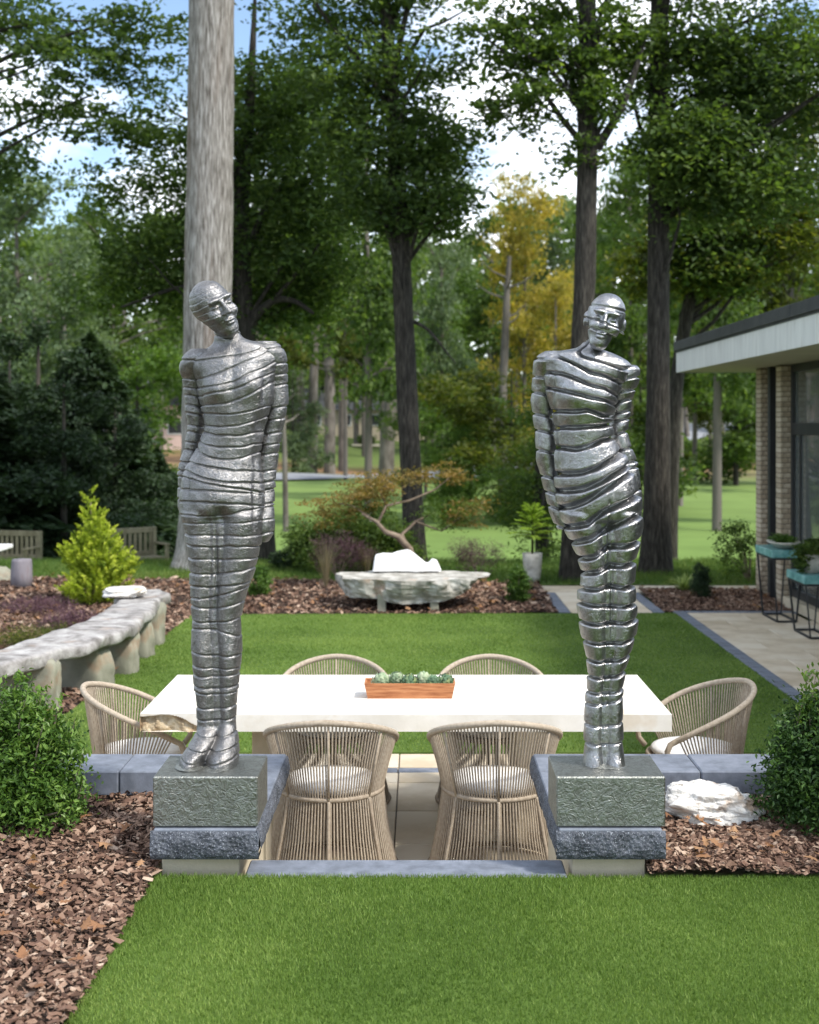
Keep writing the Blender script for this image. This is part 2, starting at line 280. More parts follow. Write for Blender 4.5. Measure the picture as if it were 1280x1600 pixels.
def golf_mat():
    m = bpy.data.materials.new('golf_grass'); m.use_nodes = True; t = m.node_tree; b = t.nodes['Principled BSDF']; N = t.nodes.new; L = t.links.new
    b.inputs['Roughness'].default_value = 0.9; b.inputs['Specular IOR Level'].default_value = 0.1
    tc = N('ShaderNodeTexCoord'); sx = N('ShaderNodeSeparateXYZ'); L(tc.outputs['Object'], sx.inputs[0])
    n = N('ShaderNodeTexNoise'); n.inputs['Scale'].default_value = 0.06; n.inputs['Detail'].default_value = 3; L(tc.outputs['Object'], n.inputs['Vector'])
    ma = N('ShaderNodeMath'); ma.operation = 'MULTIPLY_ADD'; ma.inputs[1].default_value = 34; L(n.outputs[0], ma.inputs[0]); L(sx.outputs[1], ma.inputs[2])
    mr = N('ShaderNodeMapRange'); mr.inputs[1].default_value = 0; mr.inputs[2].default_value = 200; L(ma.outputs[0], mr.inputs[0])
    cr = N('ShaderNodeValToRGB'); e = cr.color_ramp.elements
    for p, c in [(0.13, (0.045, 0.07, 0.015)), (0.19, (0.12, 0.19, 0.045)), (0.50, (0.15, 0.215, 0.065)), (0.545, (0.16, 0.17, 0.07)), (0.59, (0.21, 0.12, 0.07)), (0.68, (0.10, 0.14, 0.04)), (0.85, (0.05, 0.07, 0.02))]:
        x = e.new(p); x.color = C4(c)
    e.remove(e[0]); e.remove(e[-1])
    L(mr.outputs[0], cr.inputs[0])
    n2 = N('ShaderNodeTexNoise'); n2.inputs['Scale'].default_value = 0.5; n2.inputs['Detail'].default_value = 8; L(tc.outputs['Object'], n2.inputs['Vector'])
    mm = N('ShaderNodeMapRange'); mm.inputs[3].default_value = 0.72; mm.inputs[4].default_value = 1.3; L(n2.outputs[0], mm.inputs[0])
    mu = N('ShaderNodeMix'); mu.data_type = 'RGBA'; mu.blend_type = 'MULTIPLY'; mu.inputs[0].default_value = 1; L(cr.outputs[0], mu.inputs[6]); L(mm.outputs[0], mu.inputs[7])
    L(mu.outputs[2], b.inputs['Base Color']); return m
M['golf'] = golf_mat()
tag(obj('ground', mesh('ground', np.stack([X, Y, Z], -1).reshape(-1, 3), q, M['golf'], smooth=True)), kind='structure')

def sheet(name, poly, z, mt, thick=0.0, kind='structure', amp=0.0, step=0.12, seed=0):
    """flat polygon prism; poly anticlockwise"""
    n = len(poly); V = [(x, y, z) for x, y in poly]+[(x, y, z-thick) for x, y in poly]
    me = bpy.data.meshes.new(name); Fa = [tuple(range(n))]
    if thick: Fa += [(i, i+n, (i+1) % n+n, (i+1) % n) for i in range(n)]
    me.from_pydata(V, [], Fa); me.materials.append(mt); o = obj(name, me); return tag(o, kind=kind)
# upper lawn (camera stands on it)
sheet('front_lawn', [(-0.985, -30), (30, -30), (30, 4.785), (-0.985, 4.785)], 0.0, M['turf'], 0.5)
# upper planting beds, bumpy
def inside(poly, x, y):
    c = np.zeros(np.shape(x), bool); n = len(poly); j = n-1
    for i in range(n):
        xi, yi = poly[i]; xj, yj = poly[j]
        if yi != yj: c ^= ((yi > y) != (yj > y)) & (x < (xj-xi)*(y-yi)/(yj-yi)+xi)
        j = i
    return c
def bumpy(name, poly, zf, mt, step):
    xs_ = [p[0] for p in poly]; ys_ = [p[1] for p in poly]
    xa = np.arange(min(xs_), max(xs_)+step, step); ya = np.arange(min(ys_), max(ys_)+step, step)
    X, Y = np.meshgrid(xa, ya); X = np.minimum(X, max(xs_)); Y = np.minimum(Y, max(ys_))
    Z = zf(X, Y); nx = len(xa); i = np.arange(len(ya)-1)[:, None]*nx; j = np.arange(nx-1)[None]
    q = np.stack([i+j, i+j+1, i+j+1+nx, i+j+nx], -1).reshape(-1, 4)
    cx = X.ravel()[q].mean(1); cy = Y.ravel()[q].mean(1); q = q[inside(poly, cx, cy)]
    return tag(obj(name, mesh(name, np.stack([X, Y, Z], -1).reshape(-1, 3), q, mt, smooth=True)), kind='structure')
def up_z(x, y): return 0.012+0.06*np.clip((np.asarray(y)-4.6)/1.0, 0, 1)+0.035*noise3(np.stack([x, y, 0*np.asarray(x)], -1), 5)
UPL = [(-4.5, 1.0), (-0.985, 1.0), (-0.985, 4.80), (-0.96, 5.62), (-4.5, 5.62)]
UPR = [(0.86, 4.785), (4.5, 4.785), (4.5, 5.62), (0.86, 5.62)]
bumpy('mulch_bed', UPL, up_z, M['soil'], 0.07); bumpy('mulch_bed', UPR, up_z, M['soil'], 0.07)
LAWN = [G(300, 960), G(262, 990), G(222, 1020), G(175, 1058), G(118, 1105), G(60, 1145), (-3.6, 8.58), (2.99, 8.58), (2.99, 14.95)]
LAWN = [(min(x, 2.99), y) for x, y in LAWN]
sheet('back_lawn', LAWN, -0.5, M['turf'], 0.05)
LOWBED = [(-12, 6.0), (-3.7, 6.0), (-3.7, 8.58)]+[(x, y) for x, y in LAWN[5::-1]]+[(1.63, 14.97), (1.63, 17.5), (-12, 18.4)]
def low_z(x, y): return -0.505+0.03*noise3(np.stack([x, y, 0*np.asarray(x)], -1), 3)+0.05*np.clip((np.asarray(y)-15.4), 0, 1)
bumpy('mulch_bed', LOWBED, low_z, M['soil'], 0.12)
BEDR = [(2.88, 15.1), (4.42, 15.1), (4.42, 16.8), (2.88, 16.8)]
bumpy('mulch_bed', BEDR, low_z, M['soil'], 0.1)
STRIP = [(-14, 18.4), (1.63, 17.5), (9, 17.5), (9, 20.6), (-14, 20.6)]
tag(bumpy('grass_strip', STRIP, lambda x, y: -0.49+0.05*noise3(np.stack([x, y, 0*x], -1), 2), M['turf'], 0.25), kind='structure')

# mulch chips
def chips(poly, n, size, zf, seed, near=None, lift=0.0):
    r = np.random.default_rng(seed); xs_ = [p[0] for p in poly]; ys_ = [p[1] for p in poly]
    x = r.uniform(min(xs_), max(xs_), n*4); y = r.uniform(min(ys_), max(ys_), n*4)
    ok = inside(poly, x, y) & (x > -y*0.36-1.2) & (x < y*0.36+1.2)
    x, y = x[ok][:n], y[ok][:n]; n = len(x)
    l = size*r.uniform(0.4, 1.2, n)*np.where(r.random(n) < .18, 1.7, 1.0); wd = np.minimum(l*r.uniform(0.14, 0.6, n), size*0.55); th = l*0.10
    yaw = r.uniform(0, 2*np.pi, n); pit = r.normal(0, 0.34, n); rol = r.normal(0, 0.45, n)
    k = np.array([(-1, -1, 0), (1, -1, 0), (1, 1, 0), (-1, 1, 0), (0, -1.15, .5), (0, 1.1, .5), (-.7, -.7, -1), (.8, -.6, -1), (.7, .8, -1), (-.8, .6, -1)], float)
    k = k[None]*(1+0.25*r.normal(size=(n, 10, 3))); V = k*np.stack([l/2, wd/2, th], -1)[:, None]
    V[:, 4:6, 2] += (l*0.10*r.normal(size=n))[:, None]
    cp, sp, cr_, sr = np.cos(pit), np.sin(pit), np.cos(rol), np.sin(rol)
    def rot(V, a, b, c, s): 
        A, B = V[..., a].copy(), V[..., b].copy(); V[..., a] = A*c[:, None]-B*s[:, None]; V[..., b] = A*s[:, None]+B*c[:, None]
    rot(V, 1, 2, cr_, sr); rot(V, 0, 2, cp, sp); rot(V, 0, 1, np.cos(yaw), np.sin(yaw))
    z = zf(x, y)+lift+r.uniform(0.0, 0.028, n)*(size/0.05)
    V += np.stack([x, y, z], -1)[:, None]
    Fq = np.array([(0, 4, 5, 3), (4, 1, 2, 5), (0, 6, 7, 4), (5, 2, 8, 9)])
    Fa = (Fq[None]+(np.arange(n)*10)[:, None, None]).reshape(-1, 4)
    t = np.clip(r.beta(2.0, 2.3, n), 0, 1); return V.reshape(-1, 3), Fa, np.repeat(t, 4)
for (poly, n, s, zf, sd) in ((UPL, 33000, 0.030, up_z, 1), (UPR, 21000, 0.029, up_z, 2), (LOWBED, 23000, 0.055, low_z, 3), (BEDR, 6000, 0.042, low_z, 4)):
    V, Fa, t = chips(poly, n, s, zf, sd)
    tag(obj('mulch', mesh('mulch', V, Fa, M['bark_chip'], t)), label='loose reddish brown bark mulch with chips and twigs', cat='mulch', kind='stuff')

# leaf machinery: V (N,4,3) folded rhombs
def leaves(Cn, nrm, size, asp=0.5, r=None, up=None, fold=0.25):
    n = len(Cn); r = r or rng; nrm = nrm/(np.linalg.norm(nrm, axis=1, keepdims=True)+1e-9)
    d = r.normal(size=(n, 3)) if up is None else up+0.35*r.normal(size=(n, 3))
    d = d-nrm*(d*nrm).sum(1, keepdims=True); d /= np.linalg.norm(d, axis=1, keepdims=True)+1e-9
    s = np.cross(nrm, d); L = (np.broadcast_to(size, (n,))*r.uniform(0.7, 1.3, n))[:, None]; Wd = L*asp
    base = Cn-d*L*0.5; tip = Cn+d*L*0.5; mid = Cn-d*L*0.05
    a = mid+s*Wd*0.5+nrm*Wd*fold; b = mid-s*Wd*0.5+nrm*Wd*fold
    V = np.stack([base, a, tip, b], 1).reshape(-1, 3)
    i = np.arange(n)[:, None]*4; Fa = np.concatenate([i+[0, 1, 2], i+[0, 2, 3]], 0)
    return V, Fa
class Leafy:
    def __init__(s): s.V = []; s.F = []; s.T = []; s.n = 0
    def add(s, V, Fa, t):
        s.V.append(V); s.F.append(Fa+s.n); s.T.append(np.concatenate([t, t])); s.n += len(V)
    def me(s, name, mt): return mesh(name, np.concatenate(s.V), np.concatenate(s.F), mt, np.concatenate(s.T))
def crown_pts(lobes, ncl, r, shell=0.55):
    """lobes: (cx,cy,cz,rx,ry,rz,weight) -> cluster centres"""
    Lb = np.array(lobes, float); vol = (Lb[:, 3]*Lb[:, 5])*Lb[:, 6]; k = r.choice(len(Lb), ncl, p=vol/vol.sum())
    d = r.normal(size=(ncl, 3)); d /= np.linalg.norm(d, axis=1, keepdims=True)
    rad = r.random(ncl)**shell
    return Lb[k, :3]+d*rad[:, None]*Lb[k, 3:6], d
def crown(lobes, ncl, per, crad, lsize, mt, seed, asp=0.55, flat=0.45, up_bias=0.7, droop=0.0, name='crown', shell=0.5):
    r = np.random.default_rng(seed); c, d = crown_pts(lobes, ncl, r, shell); ct = r.normal(0.45, 0.2, ncl)
    n = ncl*per; k = np.repeat(np.arange(ncl), per); cr_ = crad*r.uniform(0.6, 1.35, ncl)
    off = r.normal(size=(n, 3))*np.array([1, 1, flat])*cr_[k][:, None]*0.55
    off[:, 2] -= droop*(off[:, 0]**2+off[:, 1]**2)/crad
    P = c[k]+off; nr = r.normal(size=(n, 3))*0.8; nr[:, 2] = np.abs(nr[:, 2])+up_bias
    V, Fa = leaves(P, nr, lsize, asp, r); t = np.clip(ct[k]+r.normal(0, 0.16, n), 0, 1)
    Lf = Leafy(); Lf.add(V, Fa, t); return Lf.me(name, mt), c

def litter(poly, n, size, zf, seed):
    r = np.random.default_rng(seed); xs_ = [p[0] for p in poly]; ys_ = [p[1] for p in poly]; x = r.uniform(min(xs_), max(xs_), n*5); y = r.uniform(min(ys_), max(ys_), n*5)
    ok = inside(poly, x, y) & (np.abs(x+0.3) < y*0.36+0.9); x, y = x[ok][:n], y[ok][:n]; n = len(x)
    out = [(0, -.5), (.10, -.32), (.34, -.30), (.20, -.08), (.42, .10), (.18, .14), (.16, .34), (0, .55), (-.16, .34), (-.18, .14), (-.42, .10), (-.20, -.08), (-.34, -.30), (-.10, -.32)]
    K = len(out); Vs = []; Fs = []; T = []
    for k in range(n):
        s_ = size*r.uniform(.6, 1.3); a = r.uniform(0, 6.28); P = np.array([(u*s_, v*s_, 0) for u, v in out]+[(0, 0, 0)]); cu = r.uniform(-2.5, 3.5); P[:, 2] = cu*(P[:, 0]**2)/s_*.6+r.uniform(-.8, 1.2)*P[:, 1]**2/s_*.5
        P = P@np.array(Matrix.Rotation(r.normal(0, .35), 3, 'X')@Matrix.Rotation(a, 3, 'Z')); P += [x[k], y[k], float(zf(x[k], y[k]))+0.028+0.3*size]
        Vs.append(P); j = np.arange(K); Fs.append(np.stack([np.full(K, K), j, (j+1) % K], -1)+k*(K+1)); T.append(np.full(K, np.clip(r.normal(.5, .28), 0, 1)))
    tag(obj('fallen_leaves', mesh('fallen_leaves', np.concatenate(Vs), np.concatenate(Fs), M['dead_leaf'], np.concatenate(T))), 'curled rust brown leaves scattered over the mulch', 'leaves', kind='stuff')
for (poly, n, s_, zf, sd) in ((UPL, 170, 0.060, up_z, 11), (UPR, 90, 0.055, up_z, 12), (LOWBED, 420, 0.085, low_z, 13), (BEDR, 40, 0.08, low_z, 14)): litter(poly, n, s_, zf, sd)
# turf blades (three-cornered blades)
def blades(name, poly, n, h, wd, mt, seed, z=0.0, lab=None, zf=None, lean=0.35, cull=True):
    r = np.random.default_rng(seed); xs_ = [p[0] for p in poly]; ys_ = [p[1] for p in poly]
    x = r.uniform(min(xs_), max(xs_), n); y = r.uniform(min(ys_), max(ys_), n); ok = inside(poly, x, y)
    if cull: ok &= (x > -0.34*y-0.5) & (x < 0.33*y+0.6)
    x, y = x[ok], y[ok]; n = len(x)
    hh = h*r.uniform(0.6, 1.25, n)*(1+0.5*noise3(np.stack([x, y, 0*x], -1), 2.2)); a = r.uniform(0, np.pi, n); ww = wd*r.uniform(0.7, 1.3, n)
    dx, dy = np.cos(a)*ww/2, np.sin(a)*ww/2; lx, ly = r.normal(0, lean, n)*hh, r.normal(0, lean, n)*hh
    zz = (zf(x, y) if zf else np.full(n, z))-0.002
    V = np.stack([np.stack([x-dx, y-dy, zz], -1), np.stack([x+dx, y+dy, zz], -1), np.stack([x+lx, y+ly, zz+hh], -1)], 1).reshape(-1, 3)
    t = np.clip(r.normal(0.54, 0.22, n)+0.5*fbm(np.stack([x, y, 0*x], -1), 1.3, 3, 4.0), 0, 1)
    o = obj(name, mesh(name, V, np.arange(3*n).reshape(-1, 3), mt, t)); return tag(o, lab, 'grass', kind='stuff')
blades('turf_grass', [(-1.0, 3.1), (3.0, 3.1), (3.0, 4.80), (-1.0, 4.80)], 310000, 0.017, 0.0034, M['turf_blade'], 21, 0.0, 'short dense green turf of the front lawn')
blades('turf_grass', LAWN, 170000, 0.018, 0.008, M['turf_blade'], 22, -0.5, 'short dense green turf of the rear lawn')
blades('meadow_grass', STRIP, 90000, 0.075, 0.010, M['wild_grass'], 23, -0.48, 'longer rough grass beyond the rear planting beds', lean=0.5)

# ------------------------------------------------------------------ road on the hill
pts = [(-70, 76), (-25, 78), (-8, 82), (6.5, 104), (16, 122), (30, 150), (60, 185)]
pp = np.array(pts, float); s = np.linspace(0, len(pp)-1, 60); px_ = np.interp(s, range(len(pp)), pp[:, 0]); py_ = np.interp(s, range(len(pp)), pp[:, 1])
tx, ty = np.gradient(px_), np.gradient(py_); ln = np.hypot(tx, ty); nx_, ny_ = -ty/ln, tx/ln
rows = []
for k in (-1, -0.33, 0.33, 1):
    xx, yy = px_+nx_*3.2*k, py_+ny_*3.2*k; rows.append(np.stack([xx, yy, ground_z(xx, yy)+0.22+0.10*k], -1))
Vr = np.concatenate(rows); n_ = len(s); qq = []
for k in range(3):
    for i in range(n_-1): qq.append((k*n_+i, k*n_+i+1, (k+1)*n_+i+1, (k+1)*n_+i))
M['road'] = mat('road', [(0.19, 0.20, 0.22), (0.26, 0.27, 0.29)], 0.9, scale=0.5)
tag(obj('road', mesh('road', Vr, np.array(qq), M['road'], smooth=True)), kind='structure')

# ------------------------------------------------------------------ sunken patio, steps, walls
bed = MB().box(-3.72, 2.99, 5.0, 8.575, -0.56, -0.522); patio = tag(obj('sunken_patio', bed.me('patio_bed', M['mortar'])), kind='structure')
_tiles = {}
def tile(parent, x0, x1, y0, y1, ztop, mt, th=0.03, gap=0.004, name='flagstone', b=0.003):
    key = (round(x1-x0, 3), round(y1-y0, 3), th, mt.name, gap)
    if key not in _tiles:
        a, c = (x1-x0)/2-gap, (y1-y0)/2-gap; _tiles[key] = MB().box(-a, a, -c, c, -th, 0, b=b).me(name, mt)
    return obj(name, _tiles[key], parent, ((x0+x1)/2, (y0+y1)/2, ztop+random.uniform(-0.0012, 0.0012)))
random.seed(4)
yj = [5.57, 6.15, 6.73, 7.31, 7.89, 8.12]
xj = [-3.70, -2.8, -1.92, -1.03, -0.13, 0.75, 1.63, 2.32, 2.985]
for a in range(len(yj)-1):
    for b_ in range(len(xj)-1): tile(patio, xj[b_], xj[b_+1], yj[a], yj[a+1], -0.51, M['cream_flag'])
for b_ in range(15): tile(patio, -3.70+b_*0.4457, -3.70+(b_+1)*0.4457, 8.12, 8.23, -0.508, M['bluestone'], name='border_paver')
for b_ in range(8): tile(patio, xj[b_], xj[b_+1], 8.23, 8.57, -0.507, M['cream_flag'])
# steps going down
st = tag(obj('garden_steps', MB().box(-0.675, 0.575, 4.83, 5.33, -0.52, -0.175, b=0.004).me('step_block', M['cream_block'])), kind='structure')
obj('step', MB().box(-0.675, 0.575, 5.333, 5.68, -0.505, -0.345, b=0.004).me('step', M['cream_block']), st)
obj('step_riser', MB().box(-0.67, 0.57, 4.84, 4.93, -0.17, -0.052).me('step_riser', M['cream_block']), st)
obj('step_tread', MB().box(-0.655, 0.556, 4.79, 4.975, -0.05, 0.003, b=0.006).me('step_tread', M['bluestone']), st)
# flank walls with coping
def rough_front(x0, x1, y, z0, z1, seed, n=70, m=14, side=0, y1=None):
    """rock-faced strip: along x at depth y (faces the camera) or along y at x0 (side=-1/+1)"""
    u = np.linspace(0, 1, n); v = np.linspace(0, 1, m); U, Vv = np.meshgrid(u, v)
    prof = 0.013*np.sin(np.pi*Vv)**0.5
    if side == 0:
        P = np.stack([x0+U*(x1-x0), np.full_like(U, y), z0+Vv*(z1-z0)], -1); dsp = prof+0.014*fbm(P, 22, 4, seed)*np.sin(np.pi*Vv)**0.4; P[..., 1] -= dsp
    else:
        P = np.stack([np.full_like(U, x0), y+U*(y1-y), z0+Vv*(z1-z0)], -1); dsp = prof+0.014*fbm(P, 22, 4, seed)*np.sin(np.pi*Vv)**0.4; P[..., 0] += side*dsp
    i = np.arange(m-1)[:, None]*n; j = np.arange(n-1)[None]; q = np.stack([i+j, i+j+1, i+j+1+n, i+j+n], -1).reshape(-1, 4)
    if side == -1: q = q[:, ::-1]
    return P.reshape(-1, 3), q
def flank(name, x0, x1, wx0, wx1, inner, outer_x, label):
    w = thing(name, label, 'garden wall', (0, 0, 0))
    # masonry under the coping, in blocks
    for (a, b_) in ((4.84, 5.20), (5.205, 5.60)):
        obj('wall_block', MB().box(wx0, wx1, a, b_, -0.5, 0.062, b=0.003).me('wall_block', M['cream_block']), w)
    s_ = -1 if outer_x < 0 else 1
    xa, xb = sorted((wx0 if s_ < 0 else wx1, outer_x))
    xa, xb = sorted((inner+(0.08 if s_ > 0 else -0.08), outer_x))
    obj('wing_block', MB().box(xa, xb, 5.68, 5.86, -0.51, 0.07, b=0.003).me('wing_block', M['cream_block']), w)
    # coping stones: flank run
    for (a, b_) in ((4.79, 5.16), (5.163, 5.588)):
        obj('coping_stone', MB().box(x0+0.014, x1-0.014, a, b_, 0.068, 0.18, b=0.005).me('coping_stone', M['bluestone']), w)
    P, q = rough_front(x0+0.003, x1-0.003, 4.792, 0.066, 0.174, 3); obj('rock_face', mesh('rock_face', P, q, M['rockface'], smooth=True), w)
    P, q = rough_front(inner-s_*0.0+(0.012 if s_ > 0 else -0.012), 0, 4.785, 0.068, 0.175, 5, n=120, side=-1 if s_ > 0 else 1, y1=5.885)
    obj('rock_face', mesh('rock_face', P, q, M['rockface'], smooth=True), w)
    # wing run
    edges = [inner+s_*0.012]
    while abs(edges[-1]) < abs(outer_x)-0.1: edges.append(edges[-1]+s_*random.uniform(0.66, 0.74))
    for a, b_ in zip(edges[:-1], edges[1:]):
        lo, hi = sorted((a, b_)); obj('coping_stone', MB().box(lo+0.002, hi-0.002, 5.592, 5.89, 0.072, 0.18, b=0.006).me('coping_stone', M['bluestone']), w)
flank('flank_wall', -1.009, -0.596, -0.973, -0.68, -0.596, -4.6, 'bluestone capped garden wall under the left sculpture with a wing behind the mulch')
flank('flank_wall', 0.510, 0.925, 0.58, 0.855, 0.510, 4.6, 'bluestone capped garden wall under the right sculpture with a wing behind the white rock')

# ------------------------------------------------------------------ right patio, paths
pv = tag(obj('side_patio', MB().box(2.992, 4.42, 5.95, 15.098, -0.56, -0.527).me('patio_bed', M['mortar'])), kind='structure')
y = 15.095
for b_ in range(42):
    if y < 6.2: break
    tile(pv, 2.99, 3.13, y-0.22, y, -0.494, M['bluestone'], name='border_paver'); y -= 0.22
for b_ in range(7): tile(pv, 3.13+b_*0.184, 3.13+(b_+1)*0.184, 14.96, 15.095, -0.494, M['bluestone'], name='border_paver')
y = 14.96; r_ = 0
while y > 6.4:
    for k in range(3):
        a = 3.13+(k-(0.5 if r_ % 2 else 0))*0.62; b2 = a+0.62; a = max(a, 3.13); b2 = min(b2, 4.415)
        if b2-a > 0.05: tile(pv, a, b2, y-0.6, y, -0.497, M['cream_flag'])
    y -= 0.6; r_ += 1
ph = tag(obj('path', MB().box(1.632, 2.878, 14.97, 17.498, -0.56, -0.52).box(2.885, 9, 16.81, 17.498, -0.56, -0.52).me('path_bed', M['mortar'])), kind='structure')
for k in range(8):
    for (a, b2) in ((1.63, 1.78), (2.74, 2.88)):
        yy = 14.97+k*0.225
        if a > 2 and yy > 16.6: continue
        tile(ph, a, b2, yy, yy+0.225, -0.494, M['bluestone'], name='border_paver')
for k in range(3): tile(ph, 1.78, 2.74, 14.97+k*0.61, 14.97+(k+1)*0.61, -0.497, M['cream_flag'])
for k in range(9): tile(ph, 1.63+k*0.8, 1.63+(k+1)*0.8, 16.81, 17.49, -0.496, M['cream_flag'])
# small curb closing the left end of the paved band beside the side patio
# ------------------------------------------------------------------ house
house = thing('flat_roofed_house', 'low brick house with flat white roof overhang and dark glazed doors', 'house', (4.4, 16, -0.5))
def hp(name, mb, mt, parent=house, label=None):
    o = obj(name, mb.me(name, mt), parent, (-4.4, -16, 0.5)) if parent is house else obj(name, mb.me(name, mt), parent)
    if label: o['label'] = label
    return o
roof = hp('roof', MB().box(3.60, 14, 1.0, 17.78, 2.435, 2.72), M['soffit'])
for k in range(5): obj('fascia', MB().box(3.575, 3.598, 17.8-3.4*(k+1)+0.004, 17.8-3.4*k, 2.425, 2.722, b=0.002).me('fascia', M['fascia']), roof)
obj('fascia', MB().box(3.60, 14, 17.782, 17.805, 2.425, 2.722).me('fascia', M['fascia']), roof)
obj('drip_edge', MB().box(3.566, 3.574, 0.9, 17.8, 2.700, 2.722).me('drip_edge', M['roof_edge']), roof)
for k in range(6): obj('roof_edge', MB().box(3.545, 3.60, 17.83-2.8*(k+1)+0.006, 17.83-2.8*k, 2.724, 2.85, b=0.004).me('roof_edge', M['roof_edge']), roof)
obj('roof_deck', MB().box(3.605, 14, 1.0, 17.78, 2.722, 2.84).me('roof_deck', M['roof_edge']), roof)
_bk = {}
def pier(x0, x1, y0, y1):
    p = hp('brick_pier', MB().box(x0+0.006, x1-0.006, y0+0.006, y1, -0.5, 2.43), M['brick_mortar'])
    H = 0.062; k = 0; z = -0.5
    while z < 2.40:
        # near face (two bricks, alternating), left face one brick
        off = 0.035 if k % 2 else 0
        cuts = [x0, x0+(x1-x0)*(0.28 if k % 2 else 0.72), x1]
        for a, b2 in zip(cuts[:-1], cuts[1:]):
            key = (round(b2-a, 3), round(y1-y0, 3))
            if key not in _bk: _bk[key] = MB().box(-(b2-a)/2+0.004, (b2-a)/2-0.004, -(y1-y0)/2+0.0, (y1-y0)/2-0.004, -0.0255, 0.0255, b=0.002).me('brick', M['brick'])
            obj('brick', _bk[key], p, ((a+b2)/2+random.uniform(-.001, .001), (y0+y1)/2, z+0.031))
        z += H; k += 1
    return p
pier(4.40, 4.51, 16.50, 16.74); pier(4.40, 4.53, 15.58, 15.80)
hp('steel_column', MB().box(4.415, 4.515, 16.12, 16.22, -0.5, 2.43, b=0.004), M['dark_steel'])
hp('rear_wall', MB().box(4.525, 4.60, 15.805, 16.6, -0.5, 2.43).box(4.53, 13.9, 16.745, 16.85, -0.5, 2.43), M['brick_mortar'])
hp('sill', MB().box(4.42, 4.60, 2.0, 15.57, -0.5, -0.38, b=0.004), M['cream_block'])
hp('interior', MB().box(8.5, 8.55, 2, 16.7, -0.5, 2.43).box(4.62, 8.5, 2.0, 16.7, -0.5, -0.45).box(4.62, 8.5, 1.9, 2.0, -0.5, 2.43), M['cream_block'])
M['glass'] = bpy.data.materials.new('window_glass'); M['glass'].use_nodes = True
b_ = M['glass'].node_tree.nodes['Principled BSDF']; b_.inputs['Base Color'].default_value = (0.55, 0.6, 0.58, 1); b_.inputs['Roughness'].default_value = 0.02
b_.inputs['Transmission Weight'].default_value = 0.85; b_.inputs['IOR'].default_value = 1.5
yk = 15.57; k = 0
while yk > 2.5:
    y0 = yk-1.35
    wn = hp('window', MB().box(4.52, 4.60, y0, y0+0.05, -0.38, 2.43, b=0.003).box(4.52, 4.60, yk-0.07, yk, -0.38, 2.43, b=0.003).box(4.515, 4.60, y0+0.052, yk-0.072, 1.58, 1.72, b=0.003)
            .box(4.52, 4.60, y0+0.052, yk-0.072, 2.34, 2.43, b=0.003).box(4.52, 4.60, y0+0.052, yk-0.072, -0.38, -0.28, b=0.003).box(4.54, 4.58, yk-0.33, yk-0.28, -0.28, 1.58).box(4.54, 4.58, y0+0.25, y0+0.3, -0.28, 1.58), M['dark_steel'])
    obj('pane', MB().box(4.556, 4.562, y0+0.05, yk-0.07, -0.28, 1.58).me('pane', M['glass']), wn)
    obj('pane', MB().box(4.556, 4.562, y0+0.05, yk-0.07, 1.72, 2.34).me('pane', M['glass']), wn)
    yk = y0-0.002; k += 1

# ------------------------------------------------------------------ table
def slab_mesh(name, outline, z0, z1, mt_top, rough_amt, seed, lip=0.02, nz=9):
    """closed slab from an outline (n,2), side rows displaced"""
    O = np.array(outline, float); n = len(O); c = O.mean(0); rows = []
    zs = np.linspace(z0, z1, nz)
    for k, z in enumerate(zs):
        v = k/(nz-1); P = np.column_stack([O, np.full(n, z)]); nr = O-c; nr /= np.linalg.norm(nr, axis=1, keepdims=True)
        am = rough_amt(O) if callable(rough_amt) else rough_amt
        d = am*(fbm(P, 12, 4, seed)*1.0+(np.sin(np.pi*v)-0.6)*0.4)
        P[:, :2] += nr*(d if np.ndim(d) else np.full(n, d))[:, None]; rows.append(P)
    V = np.concatenate(rows+[np.array([[c[0], c[1], z0], [c[0], c[1], z1]])])
    i = np.arange(nz-1)[:, None]*n; j = np.arange(n)[None]; q = np.stack([i+j, i+(j+1) % n, i+n+(j+1) % n, i+n+j], -1).reshape(-1, 4)
    j = np.arange(n); t1 = np.stack([np.full(n, nz*n), (j+1) % n, j], -1); t2 = np.stack([np.full(n, nz*n+1), (nz-1)*n+j, (nz-1)*n+(j+1) % n], -1)
    return mesh(name, V, [q, t1, t2], mt_top)
tb = thing('stone_table', 'long pale limestone dining table with one broken rough end', 'table', (-0.07, 6.95, -0.51))
x0, x1, y0, y1, z0, z1 = -1.405, 1.272, 6.44, 7.45, 0.15, 0.24
BR = 0.46   # length of the broken end
mb = MB(); e = 0.004
mb.add([(x0, y0+e, z1), (x0+BR, y0+e, z1), (x1-e, y0+e, z1), (x1-e, y1-e, z1), (x0, y1-e, z1)], np.array([(0, 1, 2, 3, 4)]))
mb.add([(x0+BR, y0, z1-e), (x0+BR, y0+e, z1), (x1-e, y0+e, z1), (x1, y0, z1-e)], np.array([(0, 3, 2, 1)]))
mb.add([(x0+BR, y0, z1-e), (x1, y0, z1-e), (x1, y0, z0), (x0+BR, y0, z0)], np.array([(0, 3, 2, 1)]))
mb.add([(x1, y0, z1-e), (x1, y1, z1-e), (x1, y1, z0), (x1, y0, z0), (x1-e, y0+e, z1), (x1-e, y1-e, z1)], np.array([(0, 3, 2, 1), (0, 1, 5, 4)]))
mb.add([(x1, y1, z1-e), (x0, y1, z1-e), (x0, y1, z0), (x1, y1, z0), (x1-e, y1-e, z1), (x0, y1-e, z1)], np.array([(0, 3, 2, 1), (0, 1, 5, 4)]))
mb.add([(x0+.012, y0, z0), (x1, y0, z0), (x1, y1, z0), (x0+.012, y1, z0)], np.array([(0, 3, 2, 1)]))
TL = (0.07, -6.95, 0.51)
tt = obj('tabletop', mb.me('tabletop', M['limestone']), tb, TL)
